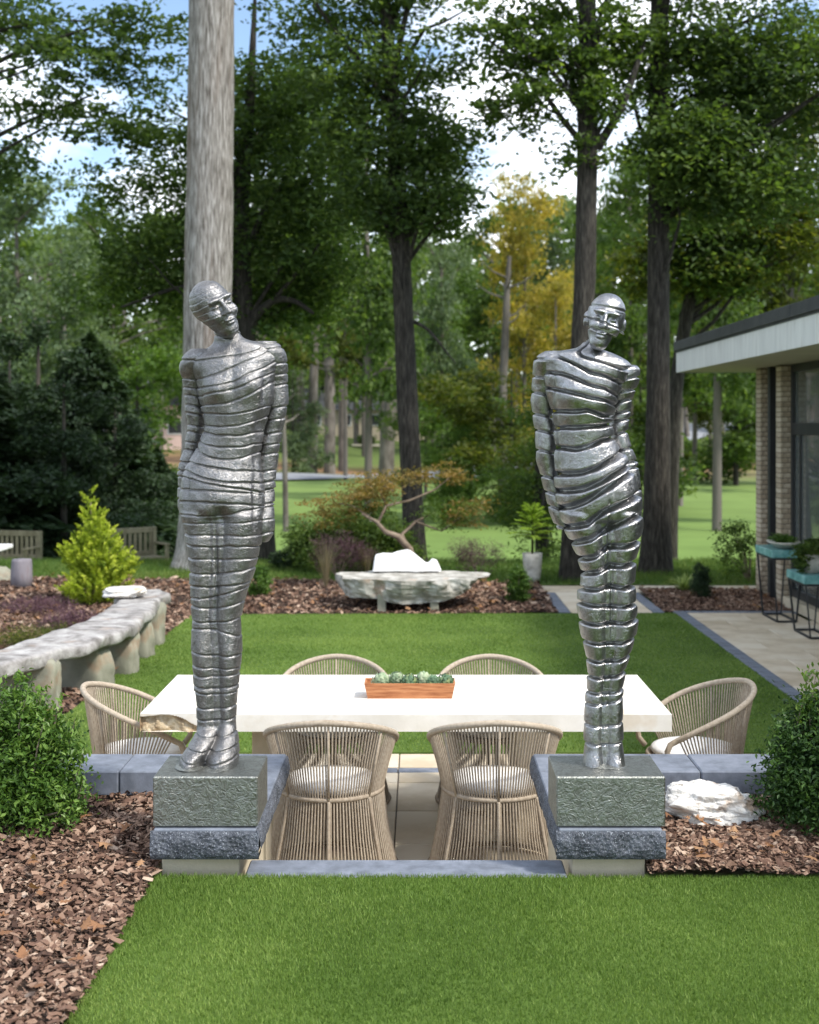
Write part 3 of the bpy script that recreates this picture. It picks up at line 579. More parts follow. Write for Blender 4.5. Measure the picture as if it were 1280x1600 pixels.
def strip_face(P0, P1, nrm, n, seed, frac):
    rows = []; m = 26; u = np.linspace(0, 1, n); base = np.outer(1-u, P0)+np.outer(u, P1); fr_ = frac(u); mi = []
    for k in range(m):
        v = k/(m-1); P = base.copy(); P[:, 2] = z1-(z1-z0)*v
        am = np.clip((v-fr_)*9, 0, 1)*np.clip((1-u)*12, 0, 1); d = -(0.050*fbm(P, 13, 5, seed)+0.020)*am
        P += np.array(nrm)*d[:, None]; P[:, 2] += 0.012*fbm(P, 18, 3, seed+3)*am*(k > 0); rows.append(P)
        if k: mi.append(((v-0.02) > fr_[:-1]).astype(np.int32))
    V = np.concatenate(rows); i = np.arange(m-1)[:, None]*n; j = np.arange(n-1)[None]
    return V, np.stack([i+j, i+j+n, i+j+1+n, i+j+1], -1).reshape(-1, 4), np.concatenate(mi)
for (P0, P1, nr, n, sd, frf) in (((x0, y0+.002, 0), (x0+BR, y0, 0), (0, -1, 0), 90, 2, lambda u: np.clip(0.05+0.10*np.sin(u*11+1)+1.05*np.clip(u-0.28, 0, 1)+0.25*np.interp(u, [0, .1, .3, .5, .62, .8, 1], [0, -.1, .3, .2, .65, .5, 0.6])+0.10*noise3(np.stack([u*9, u, u], -1), 1), 0.06, 1.2)),
                                 ((x0, y1, 0), (x0, y0+.002, 0), (-1, 0, 0), 150, 8, lambda u: 0.10+0.12*noise3(np.stack([u*12, u, u], -1), 1))):
    V, q, mi = strip_face(P0, P1, nr, n, sd, frf); me_ = mesh('broken_edge', V, q, M['limestone'], smooth=True); me_.materials.append(M['rough_lime']); me_.polygons.foreach_set('material_index', mi)
    obj('broken_edge', me_, tt)
for xx in (-0.78, 0.60):
    obj('pedestal', MB().box(xx-0.09, xx+0.09, 6.66, 7.24, -0.505, 0.148, b=0.006).me('pedestal', M['cream_block']), tb, (0.07, -6.95, 0.51))

# ------------------------------------------------------------------ rope chairs
def ring(r_x, r_y, z, a0, a1, n):
    a = np.linspace(a0, a1, n); return np.stack([r_x*np.sin(a), -r_y*np.cos(a), np.broadcast_to(z, (n,))], -1)
TH = R(128)
def rim_pt(a):
    a = np.asarray(a, float); t = np.abs(a)/TH
    z = 0.79-0.25*t**1.7; return np.stack([0.325*np.sin(a)*(1-0.06*np.clip(t-0.6, 0, 1)), -0.315*np.cos(a)+0.0*t, z], -1)
def make_chair():
    ch = thing('rope_chair', 'x', 'chair')
    a = np.linspace(-TH, TH, 61); P = rim_pt(a)
    endL = np.array([(-0.250, 0.222, 0.525), (-0.250, 0.238, 0.49), (-0.245, 0.235, 0.45), (-0.235, 0.20, 0.405)]); endR = endL[::-1]*np.array([-1, 1, 1])
    P = np.vstack([endL[::-1], P, endR[::-1][::-1]]) if False else np.vstack([endL[::-1], P, endR[::-1]])
    obj('rim', MB().tube(P, 0.0155, 10).me('rim', M['rope'], True), ch)
    W_ = ring(0.255, 0.25, 0.405, 0, 2*np.pi, 49); obj('waist_ring', MB().tube(W_, 0.013, 8, False).me('waist_ring', M['rope'], True), ch)
    B_ = ring(0.325, 0.31, 0.018, 0, 2*np.pi, 49); obj('base_ring', MB().tube(B_, 0.013, 8, False).me('base_ring', M['rope_dark'], True), ch)
    n = 80
    for k in range(n):
        a_ = -TH*0.97+2*TH*0.97*k/(n-1)
        if k % 16 == 0 and False: continue
        p = rim_pt(a_); b2 = ring(0.257, 0.252, 0.405, a_*0.92, a_*0.92, 1)[0]
        m_ = (p+b2)/2*np.array([0.985, 0.985, 1])
        obj('cord', MB().tube([p, m_, b2], 0.0046, 5, False).me('cord', M['rope'], True), ch)
    n = 110
    for k in range(n):
        a_ = 2*np.pi*k/n; p = ring(0.257, 0.252, 0.405, a_, a_, 1)[0]; b2 = ring(0.325, 0.31, 0.018, a_, a_, 1)[0]
        m_ = (p+b2)/2*np.array([0.975, 0.975, 1])
        obj('cord', MB().tube([p, m_, b2], 0.0046, 5, False).me('cord', M['rope'], True), ch)
    for a_ in (0.02, R(52), R(-52)):
        p = rim_pt(a_); b2 = ring(0.262, 0.257, 0.40, a_*0.92, a_*0.92, 1)[0]
        obj('post', MB().tube([p, b2], 0.0062, 8).me('post', M['rope'], True), ch)
        b3 = ring(0.33, 0.315, 0.02, a_, a_, 1)[0]
        zz = np.linspace(0, 1, 60); L_ = b2[None]*(1-zz[:, None])+b3[None]*zz[:, None]
        obj('post', MB().tube(L_, 0.0075+0.0012*(np.arange(60) % 2), 8).me('post', M['rope'], True), ch)
    prof = [(0.0, 0.413), (0.20, 0.413), (0.228, 0.42), (0.236, 0.434), (0.228, 0.449), (0.20, 0.457), (0.12, 0.461), (0.0, 0.462)]
    obj('seat_cushion', MB().lathe(prof, 40).me('seat_cushion', M['cushion'], True), ch)
    obj('seat_frame', MB().lathe([(0.0, 0.39), (0.25, 0.39), (0.25, 0.412), (0, 0.412)], 40).me('seat_frame', M['rope_dark']), ch)
    return ch
c0 = make_chair()
spots = [(-0.437, 6.37, 0.0, 'rope chair with its back to the viewer, beside the left sculpture plinth'),
         (0.375, 6.37, 0.0, 'rope chair with its back to the viewer, beside the right sculpture plinth'),
         (-0.50, 7.50, R(180), 'rope chair across the table, to the left of the artichoke tray'),
         (0.43, 7.50, R(180), 'rope chair across the table, to the right of the artichoke tray'),
         (-1.50, 6.95, R(-84), 'rope chair at the broken end of the stone table'),
         (1.50, 6.98, R(98), 'rope chair at the smooth right end of the stone table, near the bushy shrub')]
for k, (x, y, rz, lab) in enumerate(spots):
    c = c0 if k == 0 else copy_tree(c0); c.location = (x, y, -0.508); c.rotation_euler = (0, 0, rz); tag(c, lab, 'chair', 'rope chairs around the stone table')

# ------------------------------------------------------------------ tray with artichokes
tx0, tx1 = (570-CX)*6.85/F, (711-CX)*6.85/F; tcx = (tx0+tx1)/2; hw = (tx1-tx0)/2; TY = 6.86
tray = thing('wooden_tray', 'long reddish wooden tray holding artichokes on the stone table', 'tray', (tcx, TY, 0.2405))
def tray_mesh():
    o = MB(); zt, wl = 0.082, 0.010; a, b2, c, d = hw-0.018, 0.062, hw, 0.078
    V = []
    for (ax, ay, z) in ((a, b2, 0), (c, d, zt), (c-wl, d-wl, zt), (a-wl, b2-wl, 0.012)):
        V += [(-ax, -ay, z), (ax, -ay, z), (ax, ay, z), (-ax, ay, z)]
    Fa = [(0, 3, 2, 1)]
    for r0 in (0, 4, 8):
        for k in range(4): Fa.append((r0+k, r0+(k+1) % 4, r0+4+(k+1) % 4, r0+4+k))
    Fa.append((12, 13, 14, 15)); return o.add(np.array(V), np.array(Fa))
obj('tray_body', tray_mesh().me('tray_body', M['tray_wood']), tray)
def artichoke_mesh(seed, mt, sc=1.0):
    r = np.random.default_rng(seed); Lf = Leafy(); n = 0; P = []; Nn = []; U_ = []; T = []
    V0 = MB().lathe([(0.001, -0.035), (0.028, -0.025), (0.036, 0.0), (0.028, 0.026), (0.001, 0.04)], 12)
    mV = np.concatenate(V0.V); mF = np.concatenate(V0.F[4])
    Vs, Fs, Ts = [mV], [np.concatenate([mF[:, [0, 1, 2]], mF[:, [0, 2, 3]]])], [np.full(2*len(mF), 0.3)]; cnt = len(mV)
    for lay in range(8):
        ph = -0.9+lay*0.32; m = 9 if lay < 6 else 5
        for k in range(m):
            a = (k+0.5*(lay % 2))*2*np.pi/m+r.normal(0, .06); cp = np.cos(ph)
            c = np.array([np.cos(a)*cp*0.038, np.sin(a)*cp*0.038, np.sin(ph)*0.042]); nr = c/np.linalg.norm(c)
            up = np.array([0, 0, 1.0])-nr*nr[2]; up /= np.linalg.norm(up); sd = np.cross(nr, up); l, wd = 0.026, 0.013
            q = np.array([c-up*l*.4-nr*.002, c+sd*wd+nr*.004, c+up*l*.75+nr*(.010+.004*r.random()), c-sd*wd+nr*.004, c+nr*.008])
            Vs.append(q); Fs.append(np.array([(0, 1, 4), (1, 2, 4), (2, 3, 4), (3, 0, 4)])+cnt); cnt += 5; tv = np.clip(r.normal(.5, .22), 0, 1); Ts.append(np.full(4, tv))
    return mesh('artichoke', np.concatenate(Vs), np.concatenate(Fs), mt, np.concatenate(Ts))
art = [(-0.155, 0.00, 0.080, 'artichoke', 1.12, 'round pale green artichoke at the left end of the tray'), (-0.075, 0.015, 0.088, 'artichoke', 1.05, 'pale green artichoke, second from the left in the tray'),
       (-0.005, -0.012, 0.076, 'artichoke_dark', 1.1, 'yellow green artichoke with dark tips in the tray centre'), (0.075, 0.012, 0.088, 'artichoke', 1.05, 'bluish pale artichoke right of the tray centre'),
       (0.125, -0.01, 0.080, 'artichoke_dark', 0.95, 'small dark green artichoke tilted beside the tray end one'), (0.185, 0.0, 0.078, 'artichoke_dark', 1.1, 'dark spiky artichoke at the right end of the tray')]
for k, (x, y, z, m_, sc, lab) in enumerate(art):
    o = obj('artichoke', artichoke_mesh(k, M[m_]), None, (tcx+x, TY+y, 0.24+z*0.86), (random.uniform(-.7, .2), random.uniform(-.7, .7), random.uniform(0, 6)), (sc,)*3); tag(o, lab, 'artichoke', 'artichokes in the wooden tray')

# ------------------------------------------------------------------ sculptures
def itab(tab, py, col, default=0.0):
    t = np.array([list(r)+[0.0]*(5-len(r)) for r in tab], float)
    # fill missing depth / offset forward
    for c in (3, 4):
        last = default if c == 4 else 0.05
        for k, r in enumerate(tab):
            if len(r) > c: last = r[c]
            t[k, c] = last
    return np.interp(py, t[:, 0], t[:, col]), (py >= t[0, 0]) & (py <= t[-1, 0])
def gsm(A, s, ax, wrap):
    k = np.arange(-int(3*s), int(3*s)+1); g = np.exp(-0.5*(k/s)**2); g /= g.sum(); o = np.zeros_like(A)
    for kk, gg in zip(k, g):
        if wrap: o += gg*np.roll(A, kk, ax)
        else:
            idx = np.clip(np.arange(A.shape[ax])+kk, 0, A.shape[ax]-1); o += gg*np.take(A, idx, ax)
    return o
def band_coord(py, u, grooves):
    """py,u arrays -> band index (float), local band height in px; grooves: list of 3 or 5 values (py at u=-1..1)"""
    gs = []
    for g in grooves:
        g = np.array(g, float); gs.append(np.interp(u, np.linspace(-1, 1, len(g)), g) if len(g) == 5 else g[1]+(g[2]-g[0])/2*u+((g[0]+g[2])/2-g[1])*u*u)
    gs = [gs[0]-30]+gs; s = np.zeros_like(py); h = np.full_like(py, 30.0)
    for k in range(len(gs)-1):
        hh = np.maximum(gs[k+1]-gs[k], 4.0); f = np.clip((py-gs[k])/hh, 0, 1); s += f; h = np.where((f > 0) & (f < 1), hh, h)
    return s, h
def figure(comps, d0, py0, py1, grooves, prof, bumps, rows=420, cols=320, zbase=0.372, sm=(1.6, 1.6), org=None, wobble=7.0):
    py = np.linspace(py0, py1, rows); th = np.arange(cols)*2*np.pi/cols; sc = d0/F
    L_ = np.full(rows, 1e9); R_ = np.full(rows, -1e9); C_ = []
    for tab in comps:
        l, ok = itab(tab, py, 1); r, _ = itab(tab, py, 2); ry, _ = itab(tab, py, 3); yo, _ = itab(tab, py, 4)
        C_.append(((l+r)/2, (r-l)/2, ry, yo, ok)); L_ = np.where(ok, np.minimum(L_, l), L_); R_ = np.where(ok, np.maximum(R_, r), R_)
    main = np.zeros(rows); wt = np.zeros(rows)
    for cx, hw_, ry, yo, ok in C_: main += np.where(ok, cx*hw_**1.5, 0); wt += np.where(ok, hw_**1.5, 0)
    ox = gsm((main/np.maximum(wt, 1e-6))[:, None], 8, 0, False)[:, 0]; oy = np.zeros(rows) if org is None else np.interp(py, org[0], org[1])
    c, s = np.cos(th)[None], np.sin(th)[None]; rr = np.full((rows, cols), 0.012)
    for cx, hw_, ry, yo, ok in C_:
        a = np.maximum(hw_*sc, 1e-3)[:, None]; b = ry[:, None]; qx = ((ox-cx)*sc)[:, None]; qy = (oy-yo)[:, None]
        A = (c/a)**2+(s/b)**2; B = 2*(qx*c/a**2+qy*s/b**2); Cc = (qx/a)**2+(qy/b)**2-1
        D = B*B-4*A*Cc; t = np.where(D > 0, (-B+np.sqrt(np.maximum(D, 0)))/(2*A), 0); t = np.where(ok[:, None], t, 0)
        rr = np.maximum(rr, t)
    rr = gsm(gsm(rr, sm[0], 0, False), sm[1], 1, True)
    PX = ox[:, None]+rr*c/sc; Yl = oy[:, None]+rr*s; PY = np.repeat(py[:, None], cols, 1)
    for B_ in bumps:
        bx, by, br, am = B_[:4]; brx, bry = (br, br) if len(B_) == 4 else (br, B_[4])
        front = np.clip(-s, 0, 1)**0.5; rr = rr+am*front*np.exp(-((PX-bx)/brx)**2-((PY-by)/bry)**2)
    cx = gsm(((L_+R_)/2)[:, None], 5, 0, False); hwid = gsm(((R_-L_)/2)[:, None], 5, 0, False)
    PX = ox[:, None]+rr*c/sc; u = np.clip((PX-cx)/hwid, -1.15, 1.15)
    P3 = np.stack([PX*sc, Yl, -PY*sc], -1); wob = wobble*fbm(P3, 7, 3, 2.0)
    sc_, h = band_coord(PY+wob, u, grooves); off = prof(sc_, h*sc, P3, u, PY)
    rr = np.maximum(rr+off, 0.006); rr += 0.0025*fbm(P3, 30, 3, 9.0)
    X = (ox[:, None]-CX)*sc+rr*c; Yv = d0+oy[:, None]+rr*s; Z = EZ-(PY-CY)*sc
    V = np.stack([X, Yv, Z], -1).reshape(-1, 3)
    i = np.arange(rows-1)[:, None]*cols; j = np.arange(cols)[None]; q = np.stack([i+j, i+cols+j, i+cols+(j+1) % cols, i+(j+1) % cols], -1).reshape(-1, 4)
    n = rows*cols; V = np.vstack([V, [[X[0].mean(), Yv[0].mean(), Z[0, 0]]], [[X[-1].mean(), Yv[-1].mean(), Z[-1, 0]]]])
    j = np.arange(cols); t1 = np.stack([np.full(cols, n), j, (j+1) % cols], -1); t2 = np.stack([np.full(cols, n+1), (rows-1)*cols+(j+1) % cols, (rows-1)*cols+j], -1)
    return V, [q, t1, t2]
def merge(parts):
    Vs = []; Fs = {}; n = 0
    for V, F_ in parts:
        for f in F_: Fs.setdefault(f.shape[1], []).append(np.asarray(f)+n)
        Vs.append(V); n += len(V)
    return np.concatenate(Vs), [np.concatenate(f) for f in Fs.values()]
def arm_grooves(G_, u, shift, tilt):
    out = []
    for g in G_:
        g = np.array(g, float); v = np.interp(u, np.linspace(-1, 1, len(g)), g) if len(g) == 5 else g[1]+(g[2]-g[0])/2*u+((g[0]+g[2])/2-g[1])*u*u
        out.append((v+shift-tilt, v+shift, v+shift+tilt))
    return out
def ell(P, c, r):
    q = (P-np.array(c)); k0 = np.linalg.norm(q/np.array(r), axis=-1); k1 = np.linalg.norm(q/np.array(r)**2, axis=-1); return k0*(k0-1)/np.maximum(k1, 1e-6)
def smin(a, b, k): h = np.clip(0.5+0.5*(b-a)/k, 0, 1); return b*(1-h)+a*h-k*h*(1-h)
def capsule(P, a, b, r0, r1):
    a, b = np.array(a), np.array(b); t = np.clip(((P-a)@(b-a))/((b-a)@(b-a)), 0, 1); return np.linalg.norm(P-(a+t[..., None]*(b-a)), axis=-1)-(r0+(r1-r0)*t)
def head_field(P, ears=1):
    d = ell(P, (0, .015, .03), (.075, .094, .088)); d = smin(d, ell(P, (0, -.022, -.035), (.054, .068, .082)), .03)
    d = smin(d, ell(P, (0, -.048, -.094), (.034, .034, .026)), .02)
    for s in (-1, 1):
        d = smin(d, ell(P, (s*.036, -.066, -.026), (.022, .022, .022)), .02); d = smin(d, ell(P, (s*.026, -.084, .030), (.028, .014, .010)), .010)
        d = -smin(-d, ell(P, (s*.029, -.106, .006), (.022, .024, .012)), .010)
        d = smin(d, ell(P, (s*.029, -.074, .004), (.015, .013, .009)), .004)
        if ears: d = smin(d, ell(P, (s*.077, .012, -.004), (.010, .020, .030)), .006)
    d = smin(d, capsule(P, (0, -.086, .022), (0, -.116, -.026), .007, .0105), .008)
    for s in (-1, 1): d = smin(d, ell(P, (s*.011, -.097, -.029), (.009, .010, .007)), .005)
    d = smin(d, ell(P, (0, -.090, -.056), (.023, .011, .006)), .004); d = smin(d, ell(P, (0, -.088, -.069), (.020, .011, .007)), .004)
    d = -smin(-d, capsule(P, (-.017, -.103, -.0625), (.017, -.103, -.0625), .003, .003), .002)
    return d
def head_mesh(name, mt, shape, rows=130, cols=160, ears=1):
    ph = (np.arange(rows)+0.5)/rows*np.pi; th = np.arange(cols)*2*np.pi/cols
    D = np.stack([np.sin(ph)[:, None]*np.cos(th), np.sin(ph)[:, None]*np.sin(th), np.repeat(np.cos(ph)[:, None], cols, 1)], -1)
    O = np.array([0, -.005, -.005]); ts = np.linspace(0.16, 0.02, 44); prev = head_field(O+D*ts[0], ears); tt_ = np.full(D.shape[:2], 0.02); done = np.zeros(D.shape[:2], bool)
    for a, b in zip(ts[:-1], ts[1:]):
        cur = head_field(O+D*b, ears); hit = (~done) & (cur <= 0); fr_ = np.clip(prev/np.maximum(prev-cur, 1e-6), 0, 1)
        tt_ = np.where(hit, a+(b-a)*fr_, tt_); done |= hit; prev = cur
    P = O+D*tt_[..., None]; P = shape(P, D)
    V = P.reshape(-1, 3); n = rows*cols; V = np.vstack([V, P[0].mean(0), P[-1].mean(0)])
    i = np.arange(rows-1)[:, None]*cols; j = np.arange(cols)[None]; q = np.stack([i+j, i+cols+j, i+cols+(j+1) % cols, i+(j+1) % cols], -1).reshape(-1, 4)
    j = np.arange(cols); return mesh(name, V, [q, np.stack([np.full(cols, n), j, (j+1) % cols], -1), np.stack([np.full(cols, n+1), (rows-1)*cols+(j+1) % cols, (rows-1)*cols+j], -1)], mt, smooth=True)
def saw(f, h, wcrev, dep, lip):
    """overlapping wrap: proud at the top edge of each band, dark crevice line between"""
    dist = np.minimum(f, 1-f)*h
    return lip*(1-f)-dep*np.exp(-(dist/wcrev)**2)
# --- figure 1: bandaged
S1_t = [(498, 337, 372, .048, -.02), (512, 338, 374, .046, -.015), (524, 336, 376, .048, -.005), (532, 335, 386, .052, 0), (537, 333, 420, .060, .005), (545, 322, 432, .070, .005), (552, 304, 436, .082), (560, 296, 438, .095), (575, 303, 428, .105), (595, 312, 424, .112), (620, 314, 423, .115),
        (645, 318, 420, .108), (670, 320, 412, .100), (690, 313, 409, .096), (710, 303, 406, .096), (730, 290, 408, .10), (750, 284, 411, .112), (775, 281, 413, .12), (795, 281, 413, .118), (806, 282, 411, .108)]
S1_al = [(545, 300, 330, .03, .005), (550, 292, 336, .05), (560, 284, 334, .06), (570, 279, 326, .062), (580, 278, 318, .058), (595, 282, 312, .05, .012), (620, 284, 312, .048, .018), (645, 286, 313, .046, .02), (665, 288, 312, .044, .028), (685, 286, 308, .042, .032), (700, 283, 305, .04, .036), (720, 276, 300, .04, .036), (740, 272, 298, .042, .04), (770, 271, 292, .042, .05), (795, 272, 292, .045, .05), (812, 277, 300, .045, .05), (826, 284, 308, .04, .05)]
S1_ar = [(533, 404, 430, .028, .01), (538, 398, 438, .045), (545, 398, 443, .056), (555, 402, 447, .062), (570, 410, 448, .06), (595, 420, 448, .052), (625, 422, 448, .048, .012), (645, 422, 446, .046), (670, 416, 440, .045, .02), (690, 412, 436, .045), (715, 406, 432, .042, .02), (740, 402, 428, .04), (770, 402, 426, .04, .02), (795, 402, 426, .045, .01), (812, 400, 428, .052, 0), (828, 400, 428, .052, 0), (840, 402, 422, .042, 0), (848, 405, 415, .03, 0)]
S1_ll = [(800, 282, 345, .102, 0), (826, 289, 344, .092), (866, 294, 342, .086), (892, 297, 340, .08), (918, 298, 337, .072), (944, 299, 335, .068), (963, 301, 335, .064), (984, 300, 338, .066), (1010, 300, 340, .07), (1036, 301, 341, .068), (1062, 303, 342, .062), (1099, 307, 343, .055), (1128, 309, 343, .05), (1150, 306, 344, .05), (1188, 306, 342, .05)]
S1_lr = [(800, 343, 412, .108, 0), (826, 344, 411, .104), (850, 343, 407, .098), (866, 342, 405, .095), (892, 340, 398, .092), (918, 338, 388, .088), (944, 336, 381, .082), (963, 335, 376, .074), (984, 337, 378, .072), (1010, 340, 378, .074), (1036, 341, 377, .07), (1062, 342, 373, .062), (1099, 343, 370, .055), (1128, 344, 368, .05), (1150, 344, 371, .05), (1188, 342, 372, .05)]
S1_fl = [(1136, 310, 344, .052, -.01), (1150, 304, 342, .07, -.03), (1163, 296, 336, .088, -.052), (1174, 289, 328, .10, -.066), (1184, 286, 324, .105, -.072), (1188, 288, 324, .102, -.072)]
S1_fr = [(1130, 344, 369, .05, -.005), (1144, 343, 372, .068, -.024), (1157, 338, 375, .086, -.044), (1170, 330, 377, .10, -.06), (1182, 326, 377, .106, -.066), (1188, 328, 376, .103, -.066)]
S1_mid = [(800, 315, 375, .09, 0), (866, 318, 372, .074), (944, 318, 358, .056), (1010, 320, 360, .055), (1062, 322, 358, .048), (1128, 326, 358, .040), (1188, 326, 358, .04)]
S1_g = [(500, 505, 500), (512, 520, 516), (526, 530, 518), (562, 560, 532), (593, 580, 538), (606, 600, 561), (620, 610, 580), (634, 627, 596), (646, 648, 634), (664, 668, 652), (674, 683, 675), (690, 701, 693), (700, 719, 707), (722, 732, 739), (735, 750, 756), (746, 757, 770), (764, 766, 772), (782, 784, 790), (802, 803, 792), (816, 816, 813), (834, 836, 833), (851, 853, 850), (870, 872, 868),
        (892, 893, 882), (912, 913, 904), (932, 928, 912), (944, 947, 936), (968, 971, 962), (981, 982, 990), (1016, 1019, 1018), (1037, 1040, 1039), (1051, 1053, 1049), (1068, 1072, 1068), (1079, 1082, 1078), (1102, 1105, 1100), (1121, 1123, 1118), (1141, 1146, 1138), (1160, 1163, 1156), (1176, 1178, 1170), (1192, 1194, 1190)]
def prof1(s, h, P, u, PY):
    k = np.floor(s).astype(int); f = s-np.floor(s); rr_ = np.random.default_rng(3).random(80)[k % 80]
    lip = 0.001+0.003*rr_**2; ff = np.where(rr_ > .5, f, 1-f); dist = np.minimum(f, 1-f)*h; o = lip*ff-(0.0065+0.004*rr_)*np.exp(-(dist/(0.0022+0.0012*rr_))**2)+0.003*(rr_-0.5)
    leg = np.clip((PY-820)/20, 0, 1)*np.clip((1185-PY)/20, 0, 1); return o
def setback(tab, dy, y0, shrink=1.0):
    out = []; last = [0, 0, 0, .05, 0]
    for r_ in tab:
        r_ = list(r_)+last[len(r_):]; last = list(r_); k = min(max((r_[0]-y0)/45, 0), 1); out.append((r_[0], r_[1], r_[2], r_[3]*(1+(shrink-1)*k), r_[4]+dy*k))
    return out
def widen(tab, a, b, px):
    return [(r_[0], r_[1]-px*(a < r_[0] < b), r_[2]+px*(a < r_[0] < b))+tuple(r_[3:]) for r_ in tab]
S1_t = widen(S1_t, 565, 640, 5); S1_t = widen(S1_t, 641, 715, 1)
S1_al = setback(S1_al, .045, 555); S1_ar = setback(S1_ar, .045, 545)
def arm(tab, d0, G_, u, shift, tilt, prof, rows=240, wobble=3.0, grow=0):
    tab = [(r_[0], r_[1]-(grow if u > 0 else 0), r_[2]+(grow if u < 0 else 0), r_[3], r_[4]) for r_ in tab]
    return figure([tab], d0, tab[0][0]+0.3, tab[-1][0]-0.3, arm_grooves(G_, u, shift, tilt), prof, [], rows=rows, cols=90, sm=(2.0, 1.2), wobble=wobble, org=([r_[0] for r_ in tab], [r_[4] for r_ in tab]))
V, Fs = figure([S1_t, S1_ll, S1_lr, S1_mid, S1_fl, S1_fr], 5.05, 499, 1188, S1_g, prof1,
               [(343, 610, 19, .026), (397, 602, 19, .026), (370, 600, 7, -.008, 40), (350, 712, 26, -.006), (352, 802, 12, -.026), (345, 772, 30, .010), (314, 628, 5.5, -.030, 42), (313, 676, 6, -.022, 14), (304, 706, 8, -.030, 12), (296, 752, 5, -.018, 26), (417, 612, 5, -.022, 26), (412, 664, 8, -.030, 14), (404, 715, 5, -.016, 12), (402, 770, 4, -.016, 40), (330, 548, 16, -.010, 8), (372, 556, 10, -.008, 8), (342, 880, 3, -.010, 60)], rows=560, cols=240, sm=(2.2, 1.5), org=([499, 1130, 1188], [0, 0, -.03]))
V, Fs = merge([(V, Fs), arm(S1_al, 5.05, S1_g, -.85, 0, 2, prof1, grow=4), arm(S1_ar, 5.05, S1_g, .85, 0, -3, prof1, grow=7)])
sc1 = thing('metal_sculpture', 'dark pewter figure wrapped in narrow bandage strips, head tilted left, arms behind its back', 'sculpture', (-0.80, 4.96, 0.18))
IT1 = (0.80, -4.96, -0.18)
obj('figure', mesh('figure', V, Fs, M['alu_dark'], smooth=True), sc1, IT1)
def shape1(P, D):
    z = P[..., 2]; x = P[..., 0]; s = (0.125-z-0.10*x*0+0.03*x)/0.025+0.5*fbm(P, 9, 2); f = s-np.floor(s); k = np.floor(s).astype(int)
    rr_ = np.random.default_rng(8).random(60)[k % 60]; o = saw(f, 0.025, 0.0016, 0.0022, 0.0015)+0.002*(rr_-0.5)
    return P+D*(o+0.0012*fbm(P, 40, 3))[..., None]
hd = obj('head', head_mesh('head', M['alu_dark'], shape1, ears=0), sc1)
hx, _, hz = W(333+4, 484, 5.02); hd.matrix_basis = Matrix.Translation(Vector((hx+IT1[0], 5.0+IT1[1], hz+IT1[2]))) @ Matrix.Rotation(R(-24), 4, 'Y') @ Matrix.Rotation(R(10), 4, 'X') @ Matrix.Rotation(R(30), 4, 'Z')
# --- figure 2: cut into thick ribs
S2_t = [(530, 914, 946, .045, 0), (540, 910, 947, .048), (546, 900, 949, .055), (549, 862, 953, .065), (553, 848, 960, .078), (562, 845, 978, .092), (572, 850, 986, .10), (590, 852, 976, .11), (610, 855, 968, .115), (640, 861, 962, .112), (665, 867, 955, .100), (690, 868, 962, .096), (715, 866, 979, .104), (740, 867, 991, .118), (765, 869, 999, .126), (790, 872, 1003, .126), (812, 876, 1002, .115)]
S2_al = [(548, 856, 874, .02, .01), (552, 845, 882, .038), (562, 835, 880, .055), (580, 835, 872, .055), (600, 834, 866, .05, .005), (625, 833, 861, .048), (650, 836, 862, .046, .012), (675, 840, 866, .045), (700, 841, 866, .045, .012), (720, 842, 866, .042, .02), (737, 847, 868, .042, .025), (760, 853, 874, .042, .03), (780, 858, 880, .042, .03), (802, 863, 884, .042, .03), (822, 871, 890, .04, .03), (830, 877, 890, .03, .03)]
S2_ar = [(570, 968, 994, .025, .01), (576, 962, 1000, .045), (592, 962, 1000, .055), (610, 964, 995, .052), (625, 966, 991, .048), (650, 964, 989, .045), (675, 963, 985, .043, .012), (690, 968, 988, .043), (700, 970, 992, .043), (720, 972, 1001, .044, .02), (745, 976, 1005, .044, .02), (770, 979, 1008, .045, .02), (795, 981, 1009, .045, .02), (818, 984, 1006, .045, .015), (832, 986, 1003, .04, .015), (842, 988, 998, .03, .015)]
S2_ll = [(800, 875, 942, .112, 0), (820, 880, 946, .11), (845, 890, 949, .102), (870, 902, 951, .09), (895, 909, 953, .085), (908, 908, 953, .085), (920, 904, 953, .085), (945, 902, 953, .085), (970, 906, 952, .082), (995, 910, 951, .076), (1020, 915, 950, .068), (1045, 918, 947, .06), (1070, 919, 945, .055), (1095, 916, 944, .052), (1145, 914, 943, .052), (1170, 913, 943, .055), (1194, 911, 943, .06, -.012)]
S2_lr = [(800, 938, 1003, .112, 0), (820, 942, 1005, .11), (845, 946, 1001, .102), (870, 950, 994, .09), (895, 951, 992, .085), (908, 952, 991, .085), (920, 952, 992, .085), (945, 952, 994, .085), (970, 951, 995, .082), (995, 950, 991, .076), (1020, 949, 985, .068), (1045, 946, 977, .06), (1070, 944, 973, .055), (1095, 943, 971, .052), (1145, 942, 972, .052), (1170, 942, 974, .055), (1194, 942, 976, .06, -.012)]
S2_mid = [(800, 912, 968, .088, 0), (845, 920, 972, .086), (895, 930, 972, .073), (945, 928, 972, .073), (995, 930, 970, .064), (1045, 932, 962, .048), (1095, 930, 957, .042), (1194, 928, 958, .045)]
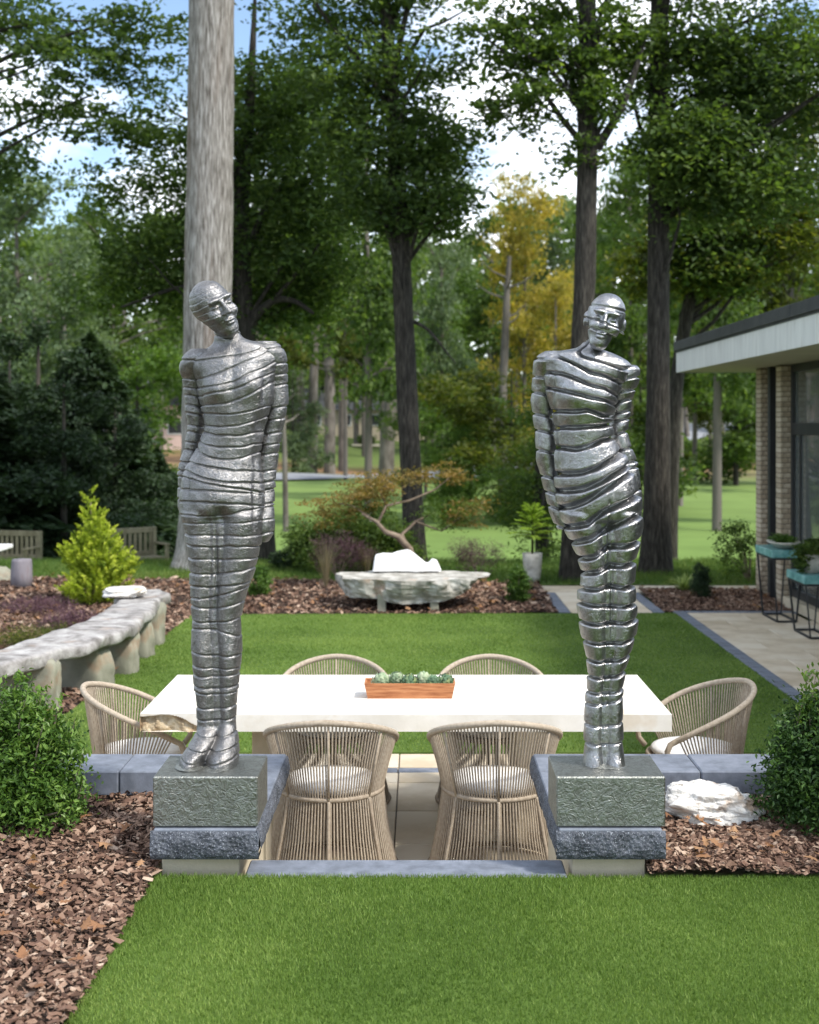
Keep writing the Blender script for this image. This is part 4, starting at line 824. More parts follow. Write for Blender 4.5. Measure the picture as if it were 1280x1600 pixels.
S2_g = [(532, 540, 560, 572, 580), (552, 565, 583, 590, 601), (580, 590, 601, 608, 620), (606, 613, 620, 625, 634), (642, 643, 640, 648, 650), (668, 668, 666, 664, 662), (699, 701, 694, 686, 683), (742, 738, 730, 717, 706), (768, 762, 752, 738, 726), (793, 781, 765, 750, 735), (822, 815, 795, 784, 771), (846, 838, 823, 812, 802), (872, 866, 851, 850, 842), (896, 890, 880, 880, 874), (920, 918, 912, 914, 910),
        (942, 944, 944, 943, 940), (972, 973, 970, 970, 964), (1001, 1003, 1001, 1000, 993), (1030, 1031, 1029, 1028, 1020), (1055, 1056, 1054, 1053, 1046), (1078, 1080, 1079, 1079, 1075), (1096, 1097, 1095, 1093, 1088), (1128, 1130, 1129, 1128, 1125), (1157, 1158, 1157, 1156, 1153), (1210, 1210, 1210, 1210, 1210)]
def prof2(s, h, P, u, PY):
    k = np.floor(s).astype(int); f = s-np.floor(s); rr_ = np.random.default_rng(12).random(60)[k % 60]
    dist = np.minimum(f, 1-f)*h; low = np.clip((1110-PY)/70, 0, 1)*(1-0.35*np.abs(u)**3);    hip = np.exp(-((PY-800)/125)**2); w_ = 0.0040+0.0016*low+0.0046*hip; dep = 0.010+0.014*low+0.010*hip
    o = -dep*np.exp(-(dist/w_)**2.6)+0.006*(rr_-0.5)+0.005*(0.5-f)*low
    o += 0.003*np.sin(np.pi*np.clip(f, 0, 1))**0.6
    # vertical cut between the legs
    cl = np.interp(PY, [780, 830, 870, 900, 1194], [937, 945, 951, 953, 943]); 
    return o
S2_t = widen(S2_t, 568, 640, 2)
S2_al = setback(S2_al, .068, 565); S2_ar = setback(S2_ar, .068, 585)
V, Fs = figure([S2_t, S2_ll, S2_lr, S2_mid], 4.99, 531, 1194, S2_g, prof2, [(890, 620, 20, .018), (938, 628, 20, .018), (860, 620, 4, -.02, 50), (866, 700, 5, -.025, 50), (965, 640, 4, -.02, 50), (905, 700, 40, .006), (947, 850, 3, -.012, 60), (952, 930, 3, -.012, 60)], rows=540, cols=240, sm=(1.8, 1.4), wobble=4.0)
def prof2a(s, h, P, u, PY):
    f = s-np.floor(s); dist = np.minimum(f, 1-f)*h; return -0.0115*np.exp(-(dist/0.0042)**2.4)+0.003*np.sin(np.pi*np.clip(f, 0, 1))**0.6
V, Fs = merge([(V, Fs), arm(S2_al, 4.99, S2_g, -.85, 7, 3, prof2a, grow=5), arm(S2_ar, 4.99, S2_g, .85, -6, -3, prof2a, grow=6)])
sc2 = thing('metal_sculpture', 'bright silver figure cut into thick separated ribs, hip swung to the right, head tilted right', 'sculpture', (0.72, 4.96, 0.18))
IT2 = (-0.72, -4.96, -0.18)
obj('figure', mesh('figure', V, Fs, M['alu_bright'], smooth=True), sc2, IT2)
def shape2(P, D):
    x, y, z = P[..., 0], P[..., 1], P[..., 2]; P = P.copy()
    zz = z-0.05*x
    g = [0.052, -0.012-0.0, -0.056]; lim = [0.055-0.06*0, 0.0, 0.0]
    g0 = 0.056; g1 = -0.012-0.16*x; g2 = -0.050-0.12*x
    dis = np.min(np.stack([np.abs(z-g0-0.02*x), np.abs(z-g1), np.abs(z-g2)]), 0)
    P = P-D*(0.0085*np.exp(-(dis/0.0036)**3))[..., None]
    sl = np.where(z > g0, 0, np.where(z > g1, 1, np.where(z > g2, 2, 3)))
    P[..., 0] += np.array([0.002, 0.0, 0.003, -0.002])[sl]
    side = np.clip((x-0.015)/0.05, 0, 1); P[..., 0] += np.where(sl == 2, side*0.004, 0)-np.where(sl == 3, np.clip(x/0.05, 0, 1)*0.006, 0)
    P[..., 2] += np.where(sl == 2, -side*0.001, 0)
    return P+D*(0.0015*fbm(P, 35, 3))[..., None]
hd = obj('head', head_mesh('head', M['alu_bright'], shape2, rows=150, cols=170), sc2)
hx, _, hz = W(944, 503, 4.97); hd.matrix_basis = Matrix.Translation(Vector((hx+IT2[0], 4.955+IT2[1], hz+IT2[2]))) @ Matrix.Rotation(R(13), 4, 'Y') @ Matrix.Rotation(R(2), 4, 'X') @ Matrix.Rotation(R(-7), 4, 'Z') @ Matrix.Diagonal((0.97, 0.97, 0.955, 1))
for (root, x0, x1, IT, ft) in ((sc1, -0.9995, -0.606, IT1, 'l'), (sc2, 0.516, 0.925, IT2, 'r')):
    obj('plinth', MB().box(x0, x1, 4.803, 5.118, 0.183, 0.372, b=0.005).me('plinth', M['plinth_metal']), root, IT)
V0 = MB()
for (cx, d) in (((-0.885), 4.965), (-0.775, 4.955)):
    V0.lathe([(0.0, 0.010), (0.055, 0.008), (0.07, 0.0)], 26, (cx, d, 0.3722), 0.85, 1.4, 0.012, 3)
obj('weld_bead', V0.me('weld_bead', M['plinth_metal'], True), sc1, IT1)
V0 = MB().lathe([(0.0, 0.010), (0.055, 0.008), (0.075, 0.0)], 26, (0.722, 4.975, 0.3722), 1.2, 1.0, 0.014, 5)
obj('weld_bead', V0.me('weld_bead', M['plinth_metal'], True), sc2, IT2)

# ------------------------------------------------------------------ rocks and stone furniture
def rock(name, rx, ry, rz, mt, seed, amp=0.25, n=90, m=60, power=2.6, fs=1.6, flat_top=None, flat_bot=None):
    ph = np.linspace(0.001, np.pi-0.001, m); th = np.arange(n)*2*np.pi/n
    D = np.stack([np.sin(ph)[:, None]*np.cos(th), np.sin(ph)[:, None]*np.sin(th), np.repeat(np.cos(ph)[:, None], n, 1)], -1)
    k = (np.abs(D)**power).sum(-1)**(-1/power); P = D*k[..., None]
    P = P*(1+amp*fbm(D, fs, 5, seed)*2)[..., None]*np.array([rx, ry, rz])
    if flat_top is not None: P[..., 2] = np.where(P[..., 2] > flat_top, flat_top+(P[..., 2]-flat_top)*0.08, P[..., 2])
    if flat_bot is not None: P[..., 2] = np.maximum(P[..., 2], flat_bot)
    i = np.arange(m-1)[:, None]*n; j = np.arange(n)[None]; q = np.stack([i+j, i+n+j, i+n+(j+1) % n, i+(j+1) % n], -1).reshape(-1, 4)
    return mesh(name, P.reshape(-1, 3), q, mt, smooth=True)
cx, cd = (1107-CX)*5.42/F, 5.36
o = obj('quartz_rock', rock('quartz_rock', 0.185, 0.11, 0.085, M['white_rock'], 4.4, 0.22, 150, 90, 2.8, 2.2), None, (cx, cd, 0.095)); tag(o, 'rough white and rust quartz rock on the mulch by the right sculpture plinth', 'rock')
# stone slab bench in the centre, with a white marble backrest stone
sb = thing('stone_slab_bench', 'massive rough grey stone slab bench on two short legs at the rear lawn edge', 'bench', (-0.12, 15.5, -0.5))
th = np.linspace(0, 2*np.pi, 90, endpoint=False)
ol = [(0.93*np.sign(np.cos(t))*abs(np.cos(t))**0.75*(1+0.08*math.sin(3*t+1)), 0.50*np.sign(np.sin(t))*abs(np.sin(t))**0.7) for t in th]
def slab(ol, zt, tk, mt, seed, under=0.35, rough=0.05, name='slab', m=14):
    O = np.array(ol, float); n = len(O); rows = []
    for k in range(m):
        v = k/(m-1); s_ = 1-under*v**1.5; tkx = tk*np.interp(O[:, 0]/np.abs(O[:, 0]).max(), [-1, -.85, -.4, .2, .55, .8, 1], [.75, .85, .8, 1.15, 1.0, .55, .15]) if name == 'slab' else tk
        P = np.column_stack([O*s_, zt-tkx*v+0*O[:, 0]])
        nr = O/np.linalg.norm(O, axis=1, keepdims=True); d = rough*(fbm(P, 5.5, 4, seed)*1.5)
        P[:, :2] += nr*d[:, None]; P[:, 2] += np.where(v > 0.25, 0.35*tk*fbm(np.column_stack([O*1.0, 0*O[:, 0]]), 1.8, 3, seed+4)*v*2, 0.02*fbm(P, 3, 3, seed+5)); rows.append(P)
    V = np.concatenate(rows); i = np.arange(m-1)[:, None]*n; j = np.arange(n)[None]; q = np.stack([i+j, i+n+j, i+n+(j+1) % n, i+(j+1) % n], -1).reshape(-1, 4)
    # caps as concentric rings
    Vs = [V]; Fs = [q]; base = len(V)
    for (row, zs_, fl) in ((rows[0], 1, 0), (rows[-1], -1, 1)):
        prev = None; ids0 = np.arange(n)+(0 if not fl else (m-1)*n); c = row.mean(0)
        prev = ids0
        for s_ in (0.85, 0.65, 0.4, 0.15):
            P = c+(row-c)*s_; P[:, 2] = row[:, 2]*s_+c[2]*(1-s_)+zs_*0.012*fbm(P, 4, 3, seed+8); Vs.append(P); ids = np.arange(n)+base; base += n
            a, b_, c_, d_ = prev, np.roll(prev, -1), np.roll(ids, -1), ids
            Fs.append(np.stack([a, b_, c_, d_] if not fl else [a, d_, c_, b_], -1)); prev = ids
        Fs.append(np.array([list(prev) if not fl else list(prev[::-1])]))
    return mesh(name, np.concatenate(Vs), Fs, mt, smooth=False)
sl_ = obj('slab', slab(ol, 0.375, 0.25, M['slab_rock'], 2.2, 0.13, 0.11), sb)
for xx in (-0.32, 0.30): obj('leg', MB().box(xx-0.05, xx+0.05, -0.42, -0.05, -0.01, 0.2, b=0.008).box(xx-0.05, xx+0.05, 0.1, 0.35, -0.01, 0.2, b=0.008).me('leg', M['leg_stone']), sb)
xs_ = np.linspace(-1, 1, 70)
prof_h = np.interp(xs_, [-1, -0.97, -0.93, -0.7, -0.45, -0.15, 0.0, 0.1, 0.35, 0.55, 0.62, 0.75, 0.88, 1], [0, .12, .2, .22, .215, .25, .262, .25, .17, .10, .10, .15, .13, 0.02])
Vm = []; mm = 12
for k in range(mm):
    a = k/(mm-1)*np.pi; Vm.append(np.stack([xs_*0.42, -0.10*np.cos(a)*np.ones(70), prof_h*np.sin(a)**0.55], -1))
Vm = np.concatenate(Vm); Vm = Vm+0.02*np.stack([0*Vm[:, 0], fbm(Vm, 7, 3), 0.5*fbm(Vm, 9, 3, 5)], -1); Vm[:, 2] = np.maximum(Vm[:, 2], -0.02)
i = np.arange(mm-1)[:, None]*70; j = np.arange(69)[None]; q = np.stack([i+j, i+j+1, i+70+j+1, i+70+j], -1).reshape(-1, 4)
o = obj('marble_boulder', mesh('marble_boulder', Vm, q, M['white_marble'], smooth=True), None, ((636-CX)*15.85/F, 15.85, -0.105)); tag(o, 'bright white marble boulder standing on the rear stone slab bench', 'rock')

# long curving bench at the left
lb = thing('long_stone_bench', 'long curving rough stone bench on slab legs along the left lawn edge', 'bench', (-2.8, 11.2, -0.5))
cl = np.array([(-3.50, 8.85), (-3.12, 9.65), (-2.86, 10.45), (-2.76, 11.3), (-2.76, 12.2), (-2.80, 12.85), (-2.86, 13.6)]); tt = np.linspace(0, 6, 70)
cx_ = np.interp(tt, range(7), cl[:, 0]); cy_ = np.interp(tt, range(7), cl[:, 1]); cx_ = gsm(cx_[:, None], 5, 0, False)[:, 0]; cy_ = gsm(cy_[:, None], 3, 0, False)[:, 0]
tx, ty = np.gradient(cx_), np.gradient(cy_); ln = np.hypot(tx, ty); nx_, ny_ = -ty/ln, tx/ln   # left normal
wl = 0.24+0.09*np.array([noise3(np.array([t*0.9, 1, 1]), 1) for t in tt]); wr = 0.24+0.12*np.array([noise3(np.array([t*0.8, 7, 3]), 1) for t in tt]); wr[-6:] *= np.linspace(1, .5, 6)
K = 26; rows = []
for k in range(K):
    a = 2*np.pi*k/K; ca, sa = np.cos(a), np.sin(a); sx_ = np.sign(ca)*abs(ca)**0.22; sz_ = np.sign(sa)*abs(sa)**0.5
    wd = np.where(ca > 0, wr, wl); P = np.stack([cx_-nx_*sx_*wd, cy_-ny_*sx_*wd, 0.40+0.058*sz_*np.ones(70)], -1)
    dd = 0.075*fbm(P, 5, 5, 3.0)*(abs(ca) > 0.3)+0.008*fbm(P, 10, 3, 1.0); P[:, 0] -= nx_*sx_*dd; P[:, 1] -= ny_*sx_*dd; P[:, 2] += 0.02*fbm(P, 4, 4, 9)*(1 if sz_ > 0 else 2.0); rows.append(P)
V = np.stack(rows, 1).reshape(-1, 3); i = np.arange(69)[:, None]*K; j = np.arange(K)[None]; q = np.stack([i+j, i+(j+1) % K, i+K+(j+1) % K, i+K+j], -1).reshape(-1, 4)
obj('seat', mesh('seat', V, [q, np.array([list(range(K))[::-1]]), np.array([list(range(69*K, 70*K))])], M['bench_stone'], smooth=True), lb, (2.8, -11.2, 0.0))
for (s_, w_) in ((15, .27), (27, .24), (36, .27), (46, .22), (58, .24)):
    a = math.atan2(ny_[s_], nx_[s_]); me_ = rock('leg', 0.10, w_, 0.28, M['leg_stone'], s_*1.7, 0.13, 50, 30, 9.0, 1.5)
    obj('leg', me_, lb, (cx_[s_]+2.8, cy_[s_]-11.2, 0.115), (0, 0, a+R(90)-R(90)+R(100 if s_ < 20 else 78)))
o = obj('flat_rock', rock('flat_rock', 0.19, 0.16, 0.05, M['white_rock'], 7.7, 0.18, 70, 40, 3.5, 1.6), None, (G(193, 934, -0.04)[0], 12.9, 0.015)); tag(o, 'flat white rock lying on the far end of the curving stone bench', 'rock')
x, y = G(34, 921); o = obj('stump_stool', MB().lathe([(0.0, 0.0), (0.145, 0.0), (0.14, 0.2), (0.135, 0.38), (0.125, 0.405), (0.0, 0.41)], 28, wob=0.012, seed=2).me('stump_stool', M['stump'], True), None, (x, y, -0.5)); tag(o, 'grey round stump stool on the mulch at the far left', 'stool')
x, y = G(6, 915); o = obj('field_stone', rock('field_stone', 0.2, 0.16, 0.16, M['leg_stone'], 3.1, 0.2, 40, 26), None, (x-0.15, y+0.2, -0.42)); tag(o, 'rounded tan stone beside the grey stump stool', 'rock')
gt = thing('garden_table', 'pale low garden table cut by the left edge of the view', 'table', (-6.15, 18.6, -0.5))
obj('table_top', MB().box(-0.4, 0.14, -0.35, 0.35, 0.38, 0.44, b=0.01).me('table_top', M['white_marble']), gt); obj('pedestal', MB().box(-0.22, -0.02, -0.15, 0.15, 0, 0.38, b=0.01).me('pedestal', M['leg_stone']), gt)
# teak benches beyond the grass
def teak_bench(x, y, rz, wid, lab):
    t = thing('teak_bench', lab, 'bench', (x, y, float(ground_z(x, y))), rz)
    zb = 0.42; H_ = 0.92
    for sx in (-1, 1):
        obj('leg', MB().box(sx*(wid/2-0.03)-0.03, sx*(wid/2-0.03)+0.03, -0.05, 0.03, 0, H_, b=0.005).me('leg', M['teak']), t)
        obj('leg', MB().box(sx*(wid/2-0.03)-0.03, sx*(wid/2-0.03)+0.03, -0.55, -0.49, 0, 0.62, b=0.005).me('leg', M['teak']), t)
        obj('armrest', MB().box(sx*(wid/2-0.03)-0.04, sx*(wid/2-0.03)+0.04, -0.58, -0.052, 0.622, 0.65, b=0.004).me('armrest', M['teak']), t)
    obj('top_rail', MB().box(-wid/2+0.06, wid/2-0.06, -0.03, 0.02, H_-0.1, H_-0.002, b=0.005).me('top_rail', M['teak']), t)
    obj('bottom_rail', MB().box(-wid/2+0.06, wid/2-0.06, -0.03, 0.02, zb, zb+0.07, b=0.005).me('bottom_rail', M['teak']), t)
    n = int(wid/0.105); sm_ = MB().box(-0.028, 0.028, -0.015, 0.005, zb+0.07, H_-0.1).me('slat', M['teak'])
    for k in range(n): obj('slat', sm_, t, (-wid/2+0.1+(wid-0.2)*k/(n-1), 0, 0))
    sm2 = MB().box(-wid/2+0.06, wid/2-0.06, -0.03, 0.03, zb-0.03, zb-0.002).me('seat_slat', M['teak'])
    for k in range(6): obj('seat_slat', sm2, t, (0, -0.10-0.085*k, 0))
teak_bench(-7.75, 23.4, R(-14), 1.9, 'weathered slatted teak bench at the far left in front of the dark conifers')
teak_bench(-5.15, 23.0, R(38), 0.9, 'weathered teak garden chair seen right of the golden cypress')

# ------------------------------------------------------------------ plant stands by the house
def stand(x0, x1, y0, y1, ztop, lab):
    t = thing('plant_stand', lab, 'plant stand', ((x0+x1)/2, (y0+y1)/2, -0.497)); a, c, H_ = (x1-x0)/2, (y1-y0)/2, ztop+0.497
    obj('stand_top', MB().box(-a, a, -c, c, H_-0.085, H_, b=0.006).me('stand_top', M['turquoise']), t)
    r = 0.011
    for sx in (-1, 1):
        for sy in (-1, 1): obj('leg', MB().tube([(sx*(a-0.02), sy*(c-0.02), H_-0.087), (sx*(a-0.075), sy*(c-0.05), 0.012)], 0.012, 4).me('leg', M['dark_steel']), t)
    for z, a2, c2 in ((0.012, a-0.075, c-0.05), (H_-0.097, a-0.02, c-0.02)):
        f = MB()
        for s in (-1, 1): f.box(-a2, a2, s*c2-r, s*c2+r, z-r, z+r); f.box(s*a2-r, s*a2+r, -c2+r+0.001, c2-r-0.001, z-r+0.001, z+r-0.001)
        obj('frame', f.me('frame', M['dark_steel']), t)
    return t
stand(3.90, 4.26, 14.15, 14.85, 0.31, 'taller plant stand with turquoise top and black steel frame by the brick pier')
stand(3.93, 4.29, 13.05, 13.70, 0.155, 'lower plant stand with turquoise top nearest the glazed doors')

# ------------------------------------------------------------------ shrubs and small plants
def shrub(name, label, cat, x, y, z, lobes, ncl, per, crad, ls, mt, seed, stems=8, asp=0.5, spr=(), group=None, hgt=None, up_bias=0.5, droop=0, flat=0.8):
    t = thing(name, label, cat, (x, y, z), group=group); me_, c = crown(lobes, ncl, per, crad, ls, M[mt], seed, asp, flat, up_bias, droop, 'foliage', 0.42)
    obj('foliage', me_, t); r = np.random.default_rng(seed+1); mb = MB(); zs = max(l[2] for l in lobes)
    for k in range(stems):
        tgt = c[r.integers(len(c))]*np.array([0.85, 0.85, 0.9]); mb.tube([(r.normal(0, .015), r.normal(0, .015), -0.02), tgt*np.array([0.45, 0.45, 0.6]), tgt], [0.012*zs/0.3*0.6, 0.008*zs/0.3*0.6, 0.003], 5, False)
    if spr:
        for (sx, sy, s0, s1, m_) in spr:
            Lf = Leafy(); n = m_; u = r.random(n); P = np.stack([sx+0.02*r.normal(size=n)*0.8+(u*0.03), sy+0.015*r.normal(size=n), s0+(s1-s0)*u], -1)
            V, Fa = leaves(P, r.normal(size=(n, 3))+np.array([0, 0, .3]), ls*1.1, asp, r, up=np.tile([0, 0, 1.0], (n, 1))); Lf.add(V, Fa, np.clip(r.normal(0.75, .15, n), 0, 1)); mb.tube([(sx*0.7, sy*0.7, s0*0.5), (sx, sy, s0), (sx+0.03, sy, s1)], [0.005, 0.003, 0.001], 5, False)
            obj('sprout', Lf.me('sprout', M[mt if mt != 'leaf_box_dark' else 'leaf_bright']), t)
    obj('stem', mb.me('stem', M['bark_maple']), t); return t
shrub('boxwood_shrub', 'bushy light green boxwood shrub at the lower left in the mulch', 'shrub', -1.66, 5.25, 0.02,
      [(0, 0, .28, .24, .22, .24, 1), (.10, -.04, .15, .20, .18, .13, .6), (-.12, 0, .44, .14, .14, .16, .45), (.05, 0, .48, .09, .10, .14, .3), (.17, 0, .36, .08, .09, .13, .25), (-.2, 0, .3, .12, .12, .2, .3)], 470, 38, 0.046, 0.026, 'leaf_box', 31, flat=1.5, up_bias=0.3,
      spr=[(.0, 0, .5, .66, 50), (.09, 0, .48, .60, 45), (-.1, -.02, .5, .64, 45), (.16, 0, .42, .57, 40), (.22, .0, .34, .47, 34), (-.04, -.05, .52, .60, 30), (.26, 0, .24, .36, 30), (.05, -.1, .46, .58, 34), (.27, -.05, .14, .25, 26), (.13, -.12, .38, .5, 30)])
shrub('boxwood_shrub', 'darker boxwood shrub with pale upright sprouts at the lower right edge', 'shrub', 1.66, 5.28, 0.02,
      [(0, 0, .27, .24, .22, .25, 1), (-.06, -.04, .15, .22, .2, .13, .6), (.02, 0, .46, .12, .12, .15, .4), (-.13, 0, .36, .08, .09, .14, .25), (.14, 0, .4, .12, .1, .15, .3)], 480, 38, 0.044, 0.024, 'leaf_box_dark', 33, flat=1.5, up_bias=0.3,
      spr=[(-.05, 0, .48, .66, 55), (-.02, -.03, .5, .72, 70), (.03, .02, .5, .80, 80), (-.07, .03, .48, .68, 60), (-.10, 0, .44, .56, 40), (.1, 0, .5, .62, 40)])
x, y = G(811, 944); shrub('dwarf_boxwood', 'small dark upright boxwood at the right of the slab bench', 'shrub', x, y+0.1, -0.49, [(0, 0, .22, .16, .15, .22, 1), (0, 0, .12, .165, .16, .12, .6), (0, 0, .36, .09, .09, .12, .4)], 200, 26, 0.035, 0.03, 'leaf_box', 35)
x, y = G(1099, 940); shrub('dwarf_conifer', 'small dark green cone conifer in the bed by the side patio', 'shrub', x, y+0.1, -0.49, [(0, 0, .18, .14, .14, .18, 1), (0, 0, .34, .09, .09, .16, .6)], 200, 26, 0.03, 0.035, 'leaf_conifer', 36, asp=0.25, up_bias=0.1)
x, y = G(404, 938); shrub('dwarf_boxwood', 'small green boxwood behind the left sculpture', 'shrub', x, y+0.1, -0.49, [(0, 0, .2, .15, .15, .2, 1), (0, 0, .34, .1, .1, .1, .4)], 160, 26, 0.035, 0.032, 'leaf_box', 37)
def tuft(name, label, cat, x, y, z, n, h, spread, wd, mt, seed):
    r = np.random.default_rng(seed); t = thing(name, label, cat, (x, y, z)); Vs = []; Fs = []; T = []; c = 0
    for k in range(n):
        a = r.uniform(0, 2*np.pi); L_ = h*r.uniform(.6, 1.15); sp = spread*r.uniform(.3, 1.1); m = 5; s_ = np.array([-np.sin(a), np.cos(a), 0])
        for i in range(m):
            v = i/(m-1); p = np.array([np.cos(a)*sp*v**1.3, np.sin(a)*sp*v**1.3, L_*(v-0.42*v**3*min(1.3, sp/h*1.4))]); w_ = wd*(1-v)**0.6*0.5; Vs += [p-s_*w_, p+s_*w_+[0, 0, .002]]
            if i: Fs.append((c+2*i-2, c+2*i-1, c+2*i+1, c+2*i))
        c += 2*m; T += [np.clip(r.normal(.5, .22), 0, 1)]*(m-1)
    obj('blades', mesh('blades', np.array(Vs), np.array(Fs), M[mt], T), t); return t
x, y = G(1072, 932); tuft('ornamental_grass', 'variegated arching grass clump beside the dwarf conifer', 'plant', x, y+0.15, -0.49, 170, 0.34, 0.33, 0.016, 'leaf_variegated', 41)
x, y = G(508, 925); tuft('ornamental_grass', 'tall straw coloured grass clump left of the slab bench', 'plant', x, y+0.1, -0.48, 110, 0.75, 0.25, 0.008, 'leaf_straw', 42)
x, y = G(575, 900); tuft('ornamental_grass', 'straw grass tuft directly behind the slab bench', 'plant', x, y-0.2, -0.48, 90, 0.55, 0.22, 0.009, 'leaf_straw', 43)
x, y = G(535, 892); shrub('pink_muhly_shrub', 'hazy pinkish seed head shrub left of the maple trunk', 'shrub', x, 18.2, -0.48, [(0, 0, .4, .4, .3, .28, 1), (.3, 0, .3, .3, .2, .2, .6)], 240, 20, 0.07, 0.035, 'leaf_heather', 44, asp=0.2)
shrub('pink_muhly_shrub', 'hazy pinkish brown shrub between the maple and the potted palm', 'shrub', (748-CX)*18.2/F, 18.2, -0.48, [(0, 0, .32, .42, .3, .24, 1), (-.2, 0, .4, .25, .2, .2, .6)], 240, 20, 0.07, 0.035, 'leaf_heather', 45, asp=0.2)
x, y = G(108, 985); shrub('heather_plant', 'low purple heather mound behind the curving stone bench', 'plant', x, y, -0.5, [(0, 0, .12, .3, .25, .12, 1)], 200, 20, 0.05, 0.03, 'leaf_heather', 46, asp=0.25)
x, y = G(30, 1010); shrub('groundcover_plant', 'low grey green ground cover at the left edge', 'plant', x, y, -0.5, [(0, 0, .08, .55, .3, .10, 1), (.4, .3, .08, .3, .3, .09, .6)], 240, 22, 0.06, 0.03, 'leaf_olive', 47, asp=0.25)
x, y = G(60, 955); shrub('groundcover_plant', 'low brownish ground cover below the golden cypress', 'plant', x, y, -0.5, [(0, 0, .07, .5, .3, .08, 1)], 160, 22, 0.06, 0.03, 'leaf_heather', 48, asp=0.25)
# golden cypress
yc = thing('golden_cypress', 'bright yellow green golden cypress in the left mulch bed', 'tree', (-3.98, 15.7, -0.5))
lob = [(0, 0, .22, .50, .42, .22, 1.2), (.12, 0, .48, .46, .38, .24, 1.1), (-.12, 0, .62, .34, .3, .22, 1), (.08, 0, .82, .27, .25, .2, .8), (-.04, 0, 1.02, .18, .16, .16, .6), (-.08, 0, 1.22, .09, .09, .13, .35), (.05, 0, 1.16, .10, .09, .08, .25), (-.05, 0, 1.37, .04, .04, .06, .12)]
lob = [(a, b_, c_, rx*.84, ry*.84, rz, w_) for a, b_, c_, rx, ry, rz, w_ in lob]
r = np.random.default_rng(51); c, d = crown_pts(lob, 620, r, 0.3); Lf = Leafy()
for cc, dd in zip(c, d):
    nn = 34; dr = np.array([dd[0], dd[1]*1.0, 0.55+0.3*r.random()]); dr /= np.linalg.norm(dr); u = r.random(nn); P = cc+dr*(u[:, None]-0.3)*0.15+r.normal(size=(nn, 3))*0.018*(1.2-u[:, None])
    V, Fa = leaves(P, r.normal(size=(nn, 3))+[0, 0, .5], 0.045, 0.35, r, up=np.tile(dr, (nn, 1))); Lf.add(V, Fa, np.clip(r.normal(0.5, .2)+0.35*(u-0.5)+0*u, 0, 1))
obj('foliage', Lf.me('foliage', M['leaf_golden_cypress']), yc); obj('trunk', MB().tube([(0, 0, -.05), (0, 0, .6), (-.05, 0, 1.25)], [.04, .025, .008], 8).me('trunk', M['bark_maple'], True), yc)
# potted palm-like plant
x, y = G(833, 913); pt_ = thing('potted_plant', 'lime green fernlike plant in a tall pale stone pot beside the path', 'potted plant', (x, y+0.1, -0.5))
obj('pot', MB().lathe([(0.0, 0), (0.105, 0.0), (0.115, 0.1), (0.13, 0.3), (0.14, 0.42), (0.118, 0.42), (0.11, 0.38), (0, 0.375)], 30, wob=0.012, seed=6).me('pot', M['ceramic'], True), pt_)
r = np.random.default_rng(61); Lf = Leafy(); mb = MB().tube([(0, 0, .3), (0, 0, .85)], [.02, .012], 7)
for k in range(26):
    a = k*2.4; zz = 0.62+0.38*(k/26); L_ = 0.36*(1.1-0.5*k/26); el_ = 0.15+0.9*(k/26); m = 18
    u = np.linspace(0.1, 1, m); P0 = np.stack([np.cos(a)*L_*u*np.cos(el_), np.sin(a)*L_*u*np.cos(el_), zz+L_*(u*np.sin(el_)-0.25*u**2)], -1)
    mb.tube(P0[::4], [.006, .005, .004, .003, .002][:len(P0[::4])], 4, False)
    for s in (-1, 1):
        sd = np.array([-np.sin(a)*s, np.cos(a)*s, 0.1]); up = np.tile(sd*0.8+np.array([np.cos(a), np.sin(a), 0])*0.6, (m, 1)); V, Fa = leaves(P0+sd*0.03, np.tile([0, 0, 1.0], (m, 1))+0.3*r.normal(size=(m, 3)), 0.075, 0.3, r, up=up); Lf.add(V, Fa, np.clip(r.normal(.6, .2, m), 0, 1))
obj('fronds', Lf.me('fronds', M['leaf_lime']), pt_); obj('stem', mb.me('stem', M['leaf_olive'], True), pt_)
# bowls on the stands
b1 = thing('planted_bowl', 'shallow pale stone bowl of succulents on the taller turquoise stand', 'potted plant', (4.10, 14.4, 0.313))
obj('bowl', MB().lathe([(0.0, 0), (0.08, 0), (0.17, 0.05), (0.21, 0.075), (0.19, 0.08), (0.0, 0.05)], 30, sx=0.85, sy=1.35, wob=0.02, seed=1).me('bowl', M['ceramic'], True), b1)
me_, _ = crown([(0, 0, .10, .13, .18, .05, 1)], 60, 22, 0.04, 0.035, M['leaf_box'], 71, name='foliage'); obj('foliage', me_, b1)
b2_ = thing('planted_bowl', 'rough grey pot with a spilling leafy plant on the lower turquoise stand', 'potted plant', (4.12, 13.35, 0.158))
obj('pot', MB().lathe([(0.0, 0), (0.09, 0), (0.12, 0.1), (0.125, 0.19), (0.1, 0.2), (0, 0.17)], 26, wob=0.02, seed=4).me('pot', M['ceramic'], True), b2_)
me_, _ = crown([(0, 0, .25, .2, .2, .1, 1), (-.13, 0, .12, .08, .2, .12, .8)], 120, 26, 0.05, 0.038, M['leaf_mid'], 72, name='foliage'); obj('foliage', me_, b2_)
M['leaf_reed'] = M['leaf_olive']
shrub('corner_shrub', 'sparse shrub leaning out from behind the brick pier', 'shrub', 4.62, 17.9, -0.5, [(-.2, 0, .55, .35, .25, .3, 1), (-.25, 0, .25, .2, .2, .2, .4)], 90, 18, 0.09, 0.05, 'leaf_mid', 73)
